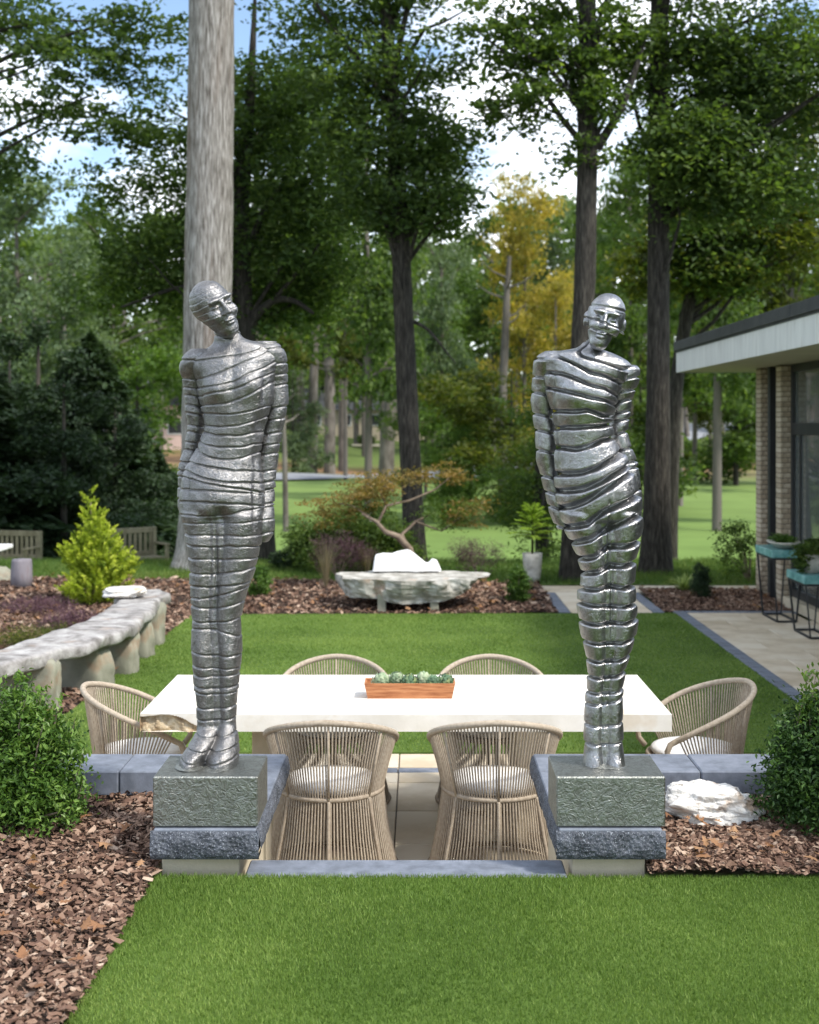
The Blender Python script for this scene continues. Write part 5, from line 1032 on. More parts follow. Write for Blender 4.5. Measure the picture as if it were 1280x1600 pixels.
# japanese maple
jm = thing('japanese_maple', 'low spreading maple with orange tinted leaves and a twisting trunk', 'tree', (W(643, 872, 17.0)[0], 17.0, -0.49))
J = Vector(jm.location)
def jp(px, py, d=17.0): p = W(px, py, d); return (p[0]-J.x, p[1]-J.y, p[2]-J.z)
jmb = obj('trunk', MB().tube([jp(645, 878), jp(640, 858, 16.9), jp(622, 838, 16.8), jp(602, 831, 16.7), jp(588, 815, 16.7), jp(566, 803, 16.6)], [.055, .05, .042, .034, .026, .014], 10).me('trunk', M['bark_maple'], True), jm)
for P, rr_ in (([jp(640, 862), jp(628, 835, 17.2), jp(650, 815, 17.3), jp(680, 800, 17.5)], [.03, .025, .018, .008]), ([jp(590, 818, 16.8), jp(604, 790, 17), (jp(640, 782, 17.2)), jp(680, 765, 17.4), jp(710, 740, 17.5)], [.022, .02, .016, .012, .006]),
               ([jp(604, 790, 17), jp(595, 770, 17), jp(600, 745, 17.1)], [.018, .012, .006]), ([jp(575, 806, 16.8), jp(550, 790, 16.8), jp(520, 785, 16.8)], [.016, .01, .005]), ([jp(650, 815, 17.3), jp(690, 830, 17.3), jp(730, 800, 17.4)], [.016, .01, .005])):
    obj('branch', MB().tube(P, rr_, 8).me('branch', M['bark_maple'], True), jm)
def jl(L_): return [jp(px, py, d)[:3]+(rx*17/F, rd, ry*17/F, w_) for (px, py, rx, ry, d, rd, w_) in L_]
me_, _ = crown(jl([(560, 775, 65, 26, 16.9, .5, 1), (510, 800, 45, 26, 16.9, .4, .7), (620, 745, 70, 16, 17.2, .5, 1), (690, 740, 55, 18, 17.4, .5, .8), (735, 800, 40, 28, 17.4, .4, .8), (600, 760, 60, 20, 17, .5, .7)]), 300, 20, 0.13, 0.052, M['leaf_rust'], 81, 0.4, 0.3, 1.0, 0.06, 'rust_foliage', 0.5); obj('rust_foliage', me_, jm)
me_, _ = crown(jl([(570, 800, 50, 30, 17.3, .4, 1), (700, 800, 50, 30, 17.5, .4, 1)]), 130, 20, 0.12, 0.055, M['leaf_bright'], 82, 0.4, 0.3, 1.0, 0.06, 'green_foliage', 0.5); obj('green_foliage', me_, jm)

# ------------------------------------------------------------------ large trees
def trunk_mesh(pts, mt, k=26, sub=10, amp=0.06, seed=0, name='trunk', flare=True):
    P = np.array([p[:3] for p in pts], float); rr_ = np.array([p[3] for p in pts], float); n = len(P); s = np.linspace(0, n-1, (n-1)*sub+1)
    Q = np.stack([np.interp(s, range(n), P[:, c]) for c in range(3)], -1); Q = gsm(Q, sub*0.35, 0, False); Q[0] = P[0]; Q[-1] = P[-1]; rad = np.interp(s, range(n), rr_)
    mb = MB().tube(Q, rad, k, False); V = mb.V[0]; cen = np.repeat(Q, k, 0); d = V-cen; rl = np.linalg.norm(d, axis=1, keepdims=True); d = d/rl
    a = np.arctan2(d[:, 1], d[:, 0]); rid = 0.5*np.abs(noise3(np.stack([np.cos(a)*5, np.sin(a)*5, V[:, 2]*0.7], -1), 1.0, seed))+0.5*noise3(V, 3.0, seed)
    V = V+d*rl*amp*2*rid[:, None]
    if flare:
        h = (V[:, 2]-P[0, 2]); V = V+d*rl*(0.45*np.exp(-np.maximum(h, 0)/0.35)*(1+0.5*np.sin(a*4+seed)))[:, None]
    mb.V[0] = V; return mb.me(name, mt, True)
def big_tree(label, trunk_px, lobes_px, ncl, per, crad, ls, mt, seed, bark='bark_dark', rs=1.0, limbs=(), droop=0.05, flat=0.4, extra=None, name='shade_tree', nl=14, asp=0.6):
    d0 = trunk_px[0][2]; bx, by, _ = W(trunk_px[0][0], trunk_px[0][1], d0); bz = float(ground_z(bx, d0))
    t = thing(name, label, 'tree', (bx, by, bz)); O = np.array([bx, by, bz])
    tp = [(0, 0, -0.15, trunk_px[0][3])]+[tuple(np.array(W(a, b, c))-O)+(r_,) for (a, b, c, r_) in trunk_px[1:]]
    to = obj('trunk', trunk_mesh(tp, M[bark], seed=seed), t)
    for Lm in limbs: obj('limb', trunk_mesh([tuple(np.array(W(a, b, c))-O)+(r_,) for (a, b, c, r_) in Lm], M[bark], 12, 6, 0.08, seed, 'limb', False), t)
    lobes = [tuple(np.array(W(px, py, d))-O)+(rx*d/F, rd, ry*d/F, w_) for (px, py, rx, ry, d, rd, w_) in lobes_px]
    me_, c = crown(lobes, ncl, per, crad, ls, M[mt], seed, asp, flat, 0.6, droop, 'crown', 0.5); obj('crown', me_, t)
    r = np.random.default_rng(seed+5); T = np.array([p[:3] for p in tp])
    for k in range(nl):
        mb = MB(); tgt = c[r.integers(len(c))]; zz = np.clip(tgt[2]-abs(r.normal(1.2, .5)), T[1, 2], T[-1, 2]); b0 = np.array([np.interp(zz, T[:, 2], T[:, 0]), np.interp(zz, T[:, 2], T[:, 1]), zz])
        mid = (b0+tgt)/2+np.array([0, 0, 0.15])+0.12*r.normal(size=3); mb.tube([b0, (b0+mid)/2+0.05*r.normal(size=3), mid, (mid+tgt)/2+0.08*r.normal(size=3), tgt], [.05, .04, .03, .018, .008], 6, False)
        obj('branch', mb.me('branch', M[bark], True), t)
    for (lp, n2, m2, sd) in (extra or []):
        lb2 = [tuple(np.array(W(px, py, d))-O)+(rx*d/F, rd, ry*d/F, w_) for (px, py, rx, ry, d, rd, w_) in lp]
        me_, _ = crown(lb2, n2, per, crad, ls, M[m2], sd, asp, flat, 0.6, droop, 'second_tone_foliage', 0.5); obj('second_tone_foliage', me_, t)  # second leaf colour: lighter green paints sun onto dark crowns, deeper on the olive
    return t
big_tree('huge pale grey trunk rising straight behind the left sculpture', [(322, 880, 19.5, .40), (322, 700, 19.5, .375), (326, 440, 19.5, .36), (330, 100, 19.5, .345), (333, -250, 19.5, .33), (335, -700, 19.5, .29), (335, -1300, 19.5, .12)],
         [(335, -900, 420, 260, 19.5, 4, 1), (100, -700, 260, 170, 19.5, 3, .6), (600, -650, 250, 170, 20, 3, .6)], 500, 26, 0.6, 0.2, 'leaf_mid', 101, 'bark_pale', nl=16)
big_tree('curving dark trunked tree with a broad drooping crown behind the big pale trunk', [(416, 880, 22, .17), (412, 760, 22, .15), (398, 640, 22, .15), (386, 540, 22, .16), (378, 430, 22, .155), (376, 320, 22, .14), (388, 200, 22, .10), (395, 80, 22, .06), (400, -40, 22, .02)],
         [(450, 400, 105, 75, 22, 1.3, 1), (480, 300, 110, 80, 22, 1.5, 1), (310, 380, 100, 70, 22, 1.4, .9), (220, 400, 80, 55, 22.5, 1.2, .7), (320, 250, 110, 80, 22, 1.5, .6), (430, 180, 120, 90, 22.5, 1.6, 1), (230, 150, 100, 70, 22, 1.4, .22), (530, 420, 55, 45, 22, 1, .5), (190, 300, 80, 45, 22, 1.2, .4), (420, 500, 90, 30, 22.5, 1, .35)],
         880, 26, 0.42, 0.115, 'leaf_deep', 102, limbs=[[(386, 520, 22, .09), (402, 488, 21.9, .08), (430, 466, 21.8, .065), (460, 468, 21.7, .05), (490, 490, 21.6, .03)], [(378, 430, 22, .08), (400, 350, 21.8, .06), (440, 290, 21.6, .04)], [(380, 470, 22, .06), (330, 440, 21.8, .05), (270, 450, 21.6, .035), (190, 480, 21.4, .02)], [(430, 466, 21.8, .04), (470, 420, 21.7, .03), (500, 380, 21.6, .02)]],
         extra=[([(330, 470, 110, 50, 22.5, 1, 1), (470, 460, 80, 50, 22.8, 1, 1), (200, 450, 80, 40, 22.6, 1, .8)], 260, 'leaf_mid', 202)])
big_tree('dark leafy tree whose branches hang into the upper left corner', [(-160, 880, 21, .2), (-150, 600, 21, .18), (-140, 300, 21, .15), (-130, 0, 21, .12), (-120, -200, 21, .06)],
         [(20, 40, 120, 45, 21, 1.2, .5), (120, 90, 120, 50, 20.5, 1.2, .6), (60, 170, 110, 45, 20.5, 1.2, .5), (220, 50, 90, 50, 21, 1.2, .6), (-60, 250, 120, 60, 21, 1.5, .5), (200, 200, 90, 40, 21, 1.2, .55), (40, 260, 90, 28, 21, 1, .25), (-140, 0, 160, 160, 21, 2, .6)], 520, 24, 0.30, 0.12, 'leaf_deep', 103,
         limbs=[[(-145, 300, 21, .07), (-60, 240, 20.8, .05), (40, 190, 20.6, .03), (140, 150, 20.5, .015)], [(-135, 200, 21, .06), (-40, 110, 20.8, .045), (80, 60, 20.6, .03), (200, 30, 20.6, .012)]], nl=10)
big_tree('slim straight dark trunk in the middle of the view with a layered dark crown', [(649, 880, 20, .175), (645, 780, 20, .165), (636, 620, 20, .16), (629, 450, 20, .15), (622, 280, 20, .135), (610, 120, 20, .11), (598, -60, 20, .08), (590, -250, 20, .03)],
         [(610, 220, 120, 60, 20, 1.3, 1), (560, 120, 110, 70, 20, 1.3, .9), (680, 240, 85, 55, 20, 1.2, .8), (650, 320, 110, 55, 20, 1.2, 1), (680, 120, 70, 60, 20, 1.1, .6), (500, 30, 110, 50, 20.5, 1.3, .6), (600, 10, 90, 60, 20, 1.2, .5), (640, -120, 160, 110, 20, 1.6, .7), (560, 320, 70, 50, 20.3, 1.1, .5), (700, 30, 60, 40, 20, 1, .2)],
         860, 26, 0.36, 0.11, 'leaf_deep', 104, limbs=[[(615, 180, 20, .06), (560, 90, 19.9, .045), (500, 20, 19.8, .03), (470, -40, 19.8, .02)], [(612, 140, 20, .06), (625, 60, 19.9, .05), (650, -40, 19.8, .03)], [(630, 420, 20, .04), (680, 350, 19.9, .03), (720, 320, 19.8, .015)], [(640, 500, 20, .03), (668, 512, 19.9, .024), (690, 540, 19.9, .018), (712, 568, 19.8, .008)]])
big_tree('dark trunk behind the right sculpture with leafy sprigs clinging to it', [(893, 885, 18, .165), (897, 780, 18, .16), (906, 600, 18, .155), (914, 450, 18, .15), (917, 300, 18, .145), (919, 150, 18, .135), (918, 0, 18, .12), (915, -200, 18, .06)],
         [(850, 90, 95, 55, 18, 1, .55), (820, 170, 70, 40, 18, 1, .4), (930, 140, 40, 70, 17.8, .5, .5), (935, 240, 30, 40, 17.7, .4, .35), (960, 60, 60, 50, 18, 1, .5), (790, 40, 70, 50, 18, 1, .35), (880, 250, 50, 26, 18, .7, .12), (870, 20, 60, 40, 18, .8, .3), (910, -120, 150, 80, 18, 1.5, .7)],
         560, 24, 0.24, 0.105, 'leaf_mid', 105, limbs=[[(932, 232, 18, .075), (950, 205, 17.9, .06), (968, 175, 17.8, .055), (990, 120, 17.8, .045), (1010, 50, 17.8, .03)], [(915, 130, 18, .05), (870, 90, 17.9, .03), (810, 70, 17.8, .012)]])
big_tree('broad dark trunked oak right of the ribbed sculpture with a dense crown', [(1024, 885, 19, .235), (1027, 760, 19, .195), (1029, 600, 19, .17), (1029, 450, 19, .16), (1029, 300, 19, .155), (1030, 120, 19, .14), (1030, -60, 19, .11), (1030, -260, 19, .05)],
         [(1080, 90, 130, 70, 19, 1.4, 1), (1190, 150, 110, 70, 19, 1.4, 1), (1060, 210, 95, 60, 18.7, 1.2, .9), (1150, 250, 100, 55, 19, 1.3, .9), (1000, 130, 60, 60, 18.8, 1, .5), (1240, 60, 90, 70, 19, 1.4, .55), (1100, 330, 80, 40, 19, 1.1, .5), (1230, 290, 90, 45, 19, 1.2, .55), (1020, 290, 50, 40, 18.6, .8, .4), (1120, -80, 200, 90, 19, 1.8, .9), (1340, 150, 90, 160, 19, 1.6, .6), (990, 350, 40, 40, 18.9, .8, .25)],
         1050, 26, 0.37, 0.108, 'leaf_deep', 106, limbs=[[(1030, 260, 19, .06), (1080, 200, 18.8, .045), (1140, 160, 18.6, .03)], [(1030, 120, 19, .06), (1100, 60, 18.8, .04), (1200, 20, 18.6, .02)]],
         extra=[([(1150, 300, 110, 50, 18.6, 1, 1), (1080, 240, 70, 70, 18.2, .8, 1), (1230, 90, 70, 60, 18.6, 1, .6)], 240, 'leaf_mid', 206)])
big_tree('slender leaning dark trunk right of the oak with olive lit leaves', [(1046, 880, 24, .14), (1050, 700, 24, .13), (1058, 580, 24, .125), (1075, 480, 24, .12), (1094, 390, 24, .11), (1100, 280, 24, .10), (1102, 160, 24, .06)],
         [(1120, 430, 85, 40, 24, 1.4, 1), (1210, 380, 80, 45, 24, 1.4, .8), (1150, 340, 110, 50, 24, 1.5, 1), (1010, 420, 60, 50, 24, 1.2, .7), (1075, 360, 70, 50, 24, 1.2, .6), (1250, 320, 60, 60, 24, 1.2, .5)],
         620, 24, 0.36, 0.13, 'leaf_olive', 107, limbs=[[(1075, 480, 24, .07), (1110, 420, 23.8, .05), (1150, 370, 23.6, .03), (1190, 340, 23.5, .015)]],
         extra=[([(1110, 400, 100, 60, 23.5, 1, 1)], 160, 'leaf_deep', 207)])
big_tree('feathery dark hemlock between the maple and the ribbed sculpture', [(848, 868, 21.5, .11), (846, 760, 21.5, .10), (842, 650, 21.5, .07), (838, 560, 21.5, .03)],
         [(835, 800, 75, 22, 21.5, 1, 1), (820, 745, 65, 18, 21.5, .9, .8), (850, 700, 55, 18, 21.5, .8, .8), (835, 650, 45, 18, 21.5, .7, .7), (845, 605, 32, 20, 21.5, .5, .5), (800, 775, 50, 16, 21.3, .6, .5), (880, 760, 40, 22, 21.6, .6, .6), (860, 850, 50, 24, 21.4, .6, .5), (930, 700, 60, 60, 23, .8, .7), (960, 800, 40, 40, 23, .8, .5)],
         420, 26, 0.25, 0.10, 'leaf_mid', 108, asp=0.3, name='hemlock_tree', droop=0.2)
# shrubs at the far edge of the lawn
shrub('evergreen_shrub', 'layered dark evergreen shrub left of the maple', 'shrub', (500-CX)*18.9/F, 18.9, -0.5, [(0, 0, .35, .55, .4, .22, 1), (.35, 0, .7, .45, .4, .22, .9), (-.2, 0, .6, .3, .3, .2, .6), (.6, 0, .4, .4, .3, .3, .7)], 420, 24, 0.12, 0.07, 'leaf_mid', 91, asp=0.35)
shrub('evergreen_shrub', 'small bluish evergreen shrub directly right of the left sculpture', 'shrub', (450-CX)*19.4/F, 19.4, -0.5, [(0, 0, .15, .28, .25, .15, 1), (.1, 0, .3, .12, .1, .1, .5)], 120, 24, 0.07, 0.06, 'leaf_conifer', 92, asp=0.3)
shrub('evergreen_shrub', 'green shrub at the foot of the middle trunk', 'shrub', (590-CX)*18.9/F, 18.9, -0.5, [(0, 0, .5, .5, .4, .4, 1), (.3, 0, .3, .4, .3, .25, .7)], 300, 24, 0.12, 0.07, 'leaf_mid', 93, asp=0.35)

# ------------------------------------------------------------------ dark conifers at the left
def conifer_mesh(mt, seed, n=9000, tiers=16, lsz=0.05, name='crown', H=1.0, rad=0.33, z0=0.04):
    r = np.random.default_rng(seed); k = r.integers(0, tiers*9, n); br_a = r.uniform(0, 2*np.pi, tiers*9); br_z = z0+(H-z0)*(np.arange(tiers*9)/(tiers*9))**1.0; br_l = rad*(1-(br_z-z0)/(H-z0))**0.8*r.uniform(.7, 1.15, tiers*9)
    u = r.random(n)**0.6; a = br_a[k]+r.normal(0, .16, n); L_ = br_l[k]*u
    P = np.stack([np.cos(a)*L_, np.sin(a)*L_, br_z[k]+0.04*u-0.10*u**2*br_l[k]/rad+r.normal(0, .008, n)], -1)
    V, Fa = leaves(P, r.normal(size=(n, 3))*0.5+[0, 0, .8], lsz, 0.4, r, up=np.stack([np.cos(a), np.sin(a), -0.3+0*a], -1)); Lf = Leafy(); t = np.clip(0.15+0.5*u+r.normal(0, .15, n), 0, 1); Lf.add(V, Fa, t); return Lf.me(name, mt)
con_m = conifer_mesh(M['leaf_conifer'], 301, 22000, 22, 0.036); con_t = MB().tube([(0, 0, -.02), (0, 0, .95)], [.02, .004], 8).me('trunk', M['bark_dark'], True)
def conifer(x, y, h, wsc, label, name='conifer_tree', me_=None, rz=0.0):
    t = thing(name, label, 'tree', (x, y, float(ground_z(x, y))-0.1), rz, scale=(h*wsc, h*wsc, h)); obj('crown', me_ or con_m, t); obj('trunk', con_t, t); return t
def dark_mass(seed):
    r = np.random.default_rng(seed); lobes = [(r.normal(0, .17)*(1.1-k/18), r.normal(0, .15), .05+.9*k/19, .22*(1.08-k/20)*r.uniform(.7, 1.2), .20*(1.1-k/20), .07*r.uniform(.8, 1.3), 1) for k in range(19)]
    return crown(lobes, 700, 30, 0.045, 0.024, M['leaf_conifer'], seed, 0.45, 0.45, 0.4, 0.15, 'crown', 0.5)[0]
DK = [dark_mass(310), dark_mass(311)]
for (px, d, top, wsc, lab, rz) in ((15, 27, 560, 1.9, 'dark conifer behind the teak bench at the left edge', 0), (100, 25.5, 600, 1.9, 'broad dark conifer behind the golden cypress', 2.0), (180, 27.5, 620, 1.7, 'dark conifer left of the big pale trunk', 4.1), (-70, 26, 520, 1.8, 'dark conifer mostly cut by the left edge', 1),
        (60, 30, 500, 1.7, 'taller dark conifer rising behind the broad one', 5), (245, 33, 720, 1.5, 'lower dark conifer directly beside the big pale trunk', 3), (140, 31, 550, 1.6, 'dark conifer standing furthest back above the golden cypress', 2.6)):
    x = (px-CX)*d/F; z = float(ground_z(x, d)); h = EZ-(top-CY)*d/F-z
    conifer(x, d, h+0.3, wsc*(0.62 if px in (15, 100, 180, 60) else 1), lab, rz=rz, me_=DK[px % 2] if px in (15, 100, 180, 60) else None)

# ------------------------------------------------------------------ distant trees (shared meshes, individual objects)
def arche(seed, kind, mtn, n=9000):
    r = np.random.default_rng(seed)
    if kind == 'round':
        lobes = [(r.normal(0, .10), r.normal(0, .10), .30+.6*k/13, .13*r.uniform(.7, 1.3), .13, .075*r.uniform(.8, 1.3), 1) for k in range(14)]; z0 = .25
        ls, cr_ = .020, .042
    elif kind == 'low':
        lobes = [(r.normal(0, .20), r.normal(0, .16), .10+.75*k/13, .17*r.uniform(.7, 1.2), .15, .10*r.uniform(.8, 1.2), 1) for k in range(14)]; z0 = .05
        ls, cr_ = .028, .055
    else:
        lobes = [(r.normal(0, .10), r.normal(0, .08), .45+.5*k/11, .10*r.uniform(.6, 1.2), .10, .035*r.uniform(.8, 1.3), 1) for k in range(12)]; z0 = .45
        ls, cr_ = .019, .034
    per = 22; me_, c = crown(lobes, n//per, per, cr_, ls, M[mtn], seed, 0.6, 0.5, 0.5, 0.05, 'crown', 0.5)
    mb = MB().tube([(0, 0, -.03), (0.004, 0, .3), (-.004, 0.003, .6), (0, 0, .93)], [.016, .0125, .009, .002], 8, False)
    for k in range(12):
        tg = c[r.integers(len(c))]; zz = max({'round': .30, 'pine': .45}.get(kind, .15), tg[2]-r.uniform(.04, .12)); mb.tube([(0, 0, zz), tuple(np.array([0, 0, zz])*.5+tg*.5+[0, 0, .01]), tuple(tg)], [.005, .0035, .0012], 5, False)
    return me_, mb
A = {}
def get(kind, mtn, seed, bark='bark_far'):
    key = (kind, mtn, seed)
    if key not in A: me_, mb = arche(seed, kind, mtn); A[key] = (me_, mb.me('trunk', M['bark_dark' if kind == 'low' else bark], True))
    return A[key]
FT = [  # px, distance, top py, width factor, kind, leaf, seed, name, label
 (25, 62, 215, 1.25, 'round', 'leaf_pale', 1, 'pale tree towering at the left edge under the blue sky'),
 (-50, 70, 260, 1.3, 'round', 'leaf_pale', 2, 'pale tree mostly cut off at the left edge'),
 (95, 52, 345, 1.2, 'round', 'leaf_pale', 2, 'grey green tree rising behind the dark conifers'),
 (175, 66, 285, 1.2, 'round', 'leaf_mid', 1, 'deep green tree just left of the big pale trunk'),
 (250, 84, 300, 1.3, 'round', 'leaf_mid', 3, 'green tree half hidden by the big pale trunk'),
 (215, 50, 520, 1.2, 'low', 'leaf_bright', 1, 'light green understory tree left of the big pale trunk'),
 (300, 110, 300, 1.3, 'round', 'leaf_pale', 3, 'far pale tree behind the big pale trunk'),
 (430, 95, 360, 1.2, 'pine', 'leaf_olive', 1, 'tall pine with bare stem right of the left sculpture'),
 (458, 90, 560, 0.9, 'low', 'leaf_pale', 2, 'drooping grey green tree at the right shoulder of the left sculpture'),
 (515, 100, 380, 1.2, 'pine', 'leaf_mid', 2, 'slim pine with pale bare trunk left of the middle trunk'),
 (540, 88, 400, 1.1, 'pine', 'leaf_olive', 3, 'pine seen against the dark gap left of the middle trunk'),
 (570, 120, 360, 1.4, 'round', 'leaf_mid', 2, 'far rounded tree behind the middle trunk'),
 (700, 75, 395, 1.25, 'round', 'leaf_bright', 1, 'bright green tree right of the middle trunk'),
 (665, 64, 480, 1.0, 'round', 'leaf_mid', 3, 'green tree pressed against the middle trunk'),
 (770, 100, 330, 1.2, 'pine', 'leaf_mid', 1, 'pine rising behind the yellow autumn tree'),
 (820, 76, 262, 0.85, 'round', 'leaf_gold', 2, 'yellow autumn tree between the two trunks'),
 (868, 72, 400, 0.9, 'round', 'leaf_gold', 3, 'orange tinted tree just left of the dark trunk'),
 (735, 56, 590, 1.1, 'low', 'leaf_bright', 3, 'small light green tree by the road'),
 (700, 50, 650, 0.9, 'low', 'leaf_bright', 1, 'lime green sapling right of the middle trunk'),
 (800, 50, 560, 1.3, 'low', 'leaf_olive', 2, 'olive understory tree below the yellow autumn tree'),
 (960, 90, 300, 1.3, 'round', 'leaf_mid', 1, 'green tree between the dark trunk and the oak'),
 (1000, 60, 520, 1.2, 'low', 'leaf_mid', 3, 'understory tree behind the ribbed sculpture'),
 (1085, 86, 400, 1.3, 'round', 'leaf_olive', 1, 'olive tree right of the oak'),
 (1150, 78, 500, 1.3, 'low', 'leaf_mid', 1, 'dense ivy clad tree clump left of the brick pier'),
 (1110, 100, 480, 1.2, 'pine', 'leaf_mid', 3, 'pine in the wood left of the house'),
 (1230, 92, 380, 1.4, 'round', 'leaf_pale', 1, 'pale tree above the house roof'),
 (1310, 80, 340, 1.4, 'round', 'leaf_mid', 2, 'green tree above the house roof at the right edge'),
 (900, 120, 300, 1.5, 'round', 'leaf_pale', 2, 'pale far tree behind the dark trunk'),
 (640, 130, 330, 1.5, 'round', 'leaf_pale', 3, 'tallest far tree behind the middle trunk'),
 (575, 48, 40, 0.9, 'round', 'leaf_mid', 2, 'tall leafy tree rising behind the middle trunk to the top of the view'),
 (400, 56, 60, 0.9, 'round', 'leaf_mid', 3, 'tall leafy tree directly behind the curving dark trunk'),
 (1120, 46, 30, 1.0, 'round', 'leaf_mid', 1, 'tall leafy tree behind the oak, filling the sky right of it'),
 (1235, 50, 70, 1.0, 'round', 'leaf_olive', 1, 'tall olive leaved tree above the house corner'),
 (985, 58, 190, 0.9, 'round', 'leaf_mid', 3, 'leafy tree filling the gap left of the oak'),
 (690, 60, 210, 0.7, 'round', 'leaf_pale', 1, 'pale leafy tree just left of the bright sky gap'),
 (380, 130, 310, 1.6, 'round', 'leaf_mid', 3, 'far tree behind the curving dark trunk'),
]
for (px, d, top, wf, kind, lf, sd, lab) in FT:
    x = (px-CX)*d/F; z = float(ground_z(x, d))-0.2; h = EZ-(top-CY)*d/F-z; cm, tm = get(kind, lf, sd)
    t = thing({'pine': 'pine_tree', 'round': 'broadleaf_tree', 'low': 'understory_tree'}[kind], lab, 'tree', (x, d, z), (px*0.7) % 6.28, scale=(h*wf*(0.62 if kind != 'low' else 0.9), h*wf*(0.62 if kind != 'low' else 0.9), h))
    obj('crown', cm, t); obj('trunk', tm, t)
# bare pale trunks that show in the wood
for (pts_, lab) in (([(603, 722, 70, .42), (606, 650, 70, .38), (618, 590, 70, .32), (624, 540, 70, .28), (630, 470, 70, .2)], 'leaning pale trunk just left of the middle trunk'),
                    ([(515, 680, 100, .42), (516, 600, 100, .4), (512, 540, 100, .36), (511, 440, 100, .25)], 'straight pale bare trunk beyond the lawn hill'),
                    ([(488, 690, 92, .36), (489, 600, 92, .33), (493, 530, 92, .3), (495, 430, 92, .2)], 'brownish bare trunk nearest the left sculpture'),
                    ([(536, 672, 104, .36), (536, 600, 104, .34), (538, 540, 104, .3), (540, 430, 104, .2)], 'dark bare trunk between the pale one and the leaning one'),
                    ([(786, 716, 60, .22), (785, 620, 60, .2), (789, 540, 60, .19), (791, 480, 60, .16), (796, 400, 60, .10)], 'pale upright trunk under the yellow autumn tree'),
                    ([(447, 770, 46, .10), (445, 700, 46, .09), (442, 640, 46, .07), (440, 580, 46, .04)], 'thin dark trunk touching the left sculpture outline'),
                    ([(1062, 722, 62, .16), (1063, 650, 62, .15), (1064, 590, 62, .12), (1068, 500, 62, .08)], 'thin grey trunk right of the oak')):
    bx, by, _ = W(pts_[0][0], pts_[0][1], pts_[0][2]); bz = float(ground_z(bx, by)); O = np.array([bx, by, bz]); t = thing('bare_tree', lab, 'tree', (bx, by, bz))
    tp = [(0, 0, -0.3, pts_[0][3]*1.1)]+[tuple(np.array(W(a, b, c))-O)+(r_,) for (a, b, c, r_) in pts_[1:]]; obj('trunk', trunk_mesh(tp, M['bark_far'], 14, 6, 0.05, 3, flare=False), t)
    r = np.random.default_rng(int(bx*10) % 99); mb = MB(); T = tp[-1]
    for k in range(7):
        mb = MB(); a = r.uniform(0, 6.28); zz = T[2]*r.uniform(.65, .98); bx0 = np.interp(zz, [p[2] for p in tp], [p[0] for p in tp]); l = T[2]*0.12; mb.tube([(bx0, 0, zz), (bx0+np.cos(a)*l*.6, np.sin(a)*l*.6, zz+l*.2), (bx0+np.cos(a)*l, np.sin(a)*l, zz+l*.5)], [.06, .04, .015], 5, False)
        obj('branch', mb.me('branch', M['bark_far'], True), t)
# distant wood as one mass
r = np.random.default_rng(400); Lf = Leafy()
lob = []
for k in range(90):
    a = r.uniform(-95, 95); d = r.uniform(150, 235); h = r.uniform(14, 26)
    for m_ in range(5): lob.append((a+r.normal(0, 2.5), d+r.normal(0, 2), float(ground_z(a, d))+h*(0.18+0.2*m_), r.uniform(3, 5.5), 3.5, h*0.14, 1))
me_, _ = crown(lob, 3200, 18, 2.3, 1.35, M['leaf_mid'], 401, 0.7, 0.6, 0.3, 0.02, 'distant_wood', 0.6)
mb = MB()
for k in range(140):
    a = r.uniform(-95, 95); d = r.uniform(130, 220); z = float(ground_z(a, d)); h = r.uniform(10, 20); mb.tube([(a, d, z-.3), (a+r.normal(0, .6), d, z+h)], [.35, .2], 6, False)
tag(obj('distant_wood', me_), 'distant mixed wood closing the view behind the golf lawn', 'wood', kind='stuff'); tag(obj('distant_trunks', mb.me('distant_trunks', M['bark_far'], True)), 'trunks of the distant wood', 'wood', kind='stuff')
# undergrowth bank along the hill foot
lob = [(x_, 118+8*math.sin(x_*0.2)+r.normal(0, 5), float(ground_z(x_, 118))+0.9, r.uniform(1.5, 3), 2, r.uniform(.7, 1.6), 1) for x_ in np.linspace(-60, 70, 70) if not (-14 < x_ < 2)]
me_, _ = crown(lob, 1200, 22, 0.9, 0.45, M['leaf_mid'], 402, 0.7, 0.6, 0.4, 0.02, 'undergrowth', 0.6); tag(obj('undergrowth', me_), 'scrubby undergrowth at the foot of the wooded hill', 'undergrowth', kind='stuff')
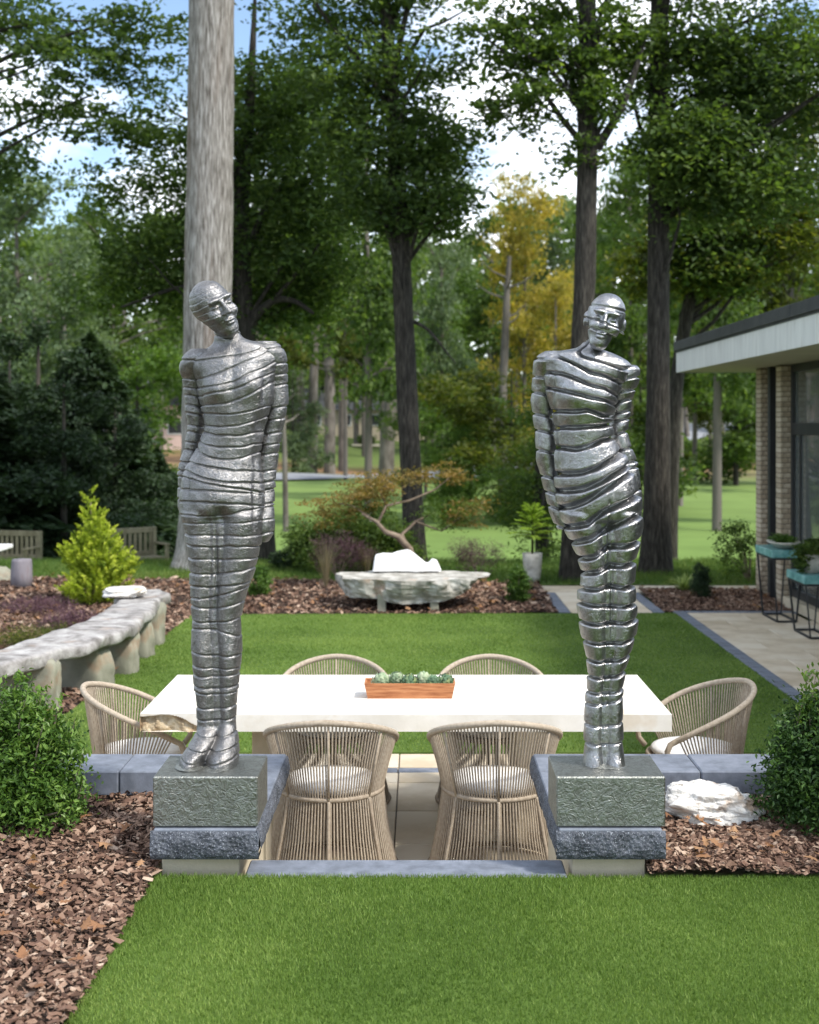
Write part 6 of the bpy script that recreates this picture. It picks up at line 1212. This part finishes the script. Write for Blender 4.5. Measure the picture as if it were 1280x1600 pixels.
# ring planters on the hill
for (px, py, lab) in ((482, 698, 'round clipped shrub in a pale stone ring on the hill lawn, lower one'), (572, 676, 'round clipped shrub in a pale stone ring on the hill lawn, upper one')):
    d = 112.0 if py > 690 else 132.0; x = (px-CX)*d/F; t = thing('ring_planter', lab, 'planter', (x, d, float(ground_z(x, d))+0.1)); rr_ = 1.35
    a = np.linspace(0, 2*np.pi, 40); obj('stone_ring', MB().tube(np.stack([rr_*np.cos(a), rr_*np.sin(a), 0*a+.12], -1), 0.16, 6, False).me('stone_ring', M['cream_block'], True), t)
    me_, _ = crown([(0, 0, .7, 1.0, 1.0, .6, 1)], 90, 24, .3, .18, M['leaf_deep'], int(px), name='foliage'); obj('foliage', me_, t)
# far houses glimpsed between the trees
def far_house(x, y, wd, dp, h, rz, wallm, lab):
    z = float(ground_z(x, y)); t = thing('distant_house', lab, 'house', (x, y, z), rz); hw_, hd_ = wd/2, dp/2
    obj('wall', MB().box(-hw_, hw_, -hd_, hd_, -1.5, h).me('wall', wallm), t)
    V = np.array([(-hw_-.5, -hd_-.5, h+.003), (hw_+.5, -hd_-.5, h+.003), (hw_+.5, hd_+.5, h+.003), (-hw_-.5, hd_+.5, h+.003), (-hw_-.3, 0, h+dp*.35), (hw_+.3, 0, h+dp*.35)])
    obj('roof', mesh('roof', V, [np.array([(0, 1, 5, 4), (2, 3, 4, 5), (3, 2, 1, 0)]), np.array([(0, 4, 3), (1, 2, 5)])], M['roof_edge']), t)
    for k in range(4):
        xx = -hw_+wd*(k+0.5)/4; w_ = obj('window', MB().box(xx-.7, xx+.7, -hd_-.06, -hd_-.002, 1.0, 2.3).me('window', M['fascia']), t); obj('pane', MB().box(xx-.6, xx+.6, -hd_-.08, -hd_-.062, 1.1, 2.2).me('pane', M['dark_steel']), w_)
M['pink_wall'] = mat('pink_wall', [(0.5, 0.36, 0.32), (0.56, 0.42, 0.38)], 0.9)
far_house((215-CX)*118/F, 118, 9, 8, 3.6, 0.2, M['pink_wall'], 'pinkish house glimpsed through trees left of the left sculpture')
far_house((575-CX)*150/F, 150, 14, 9, 2.8, -0.15, M['brick'], 'low dark roofed house glimpsed up the hill left of the middle trunk')
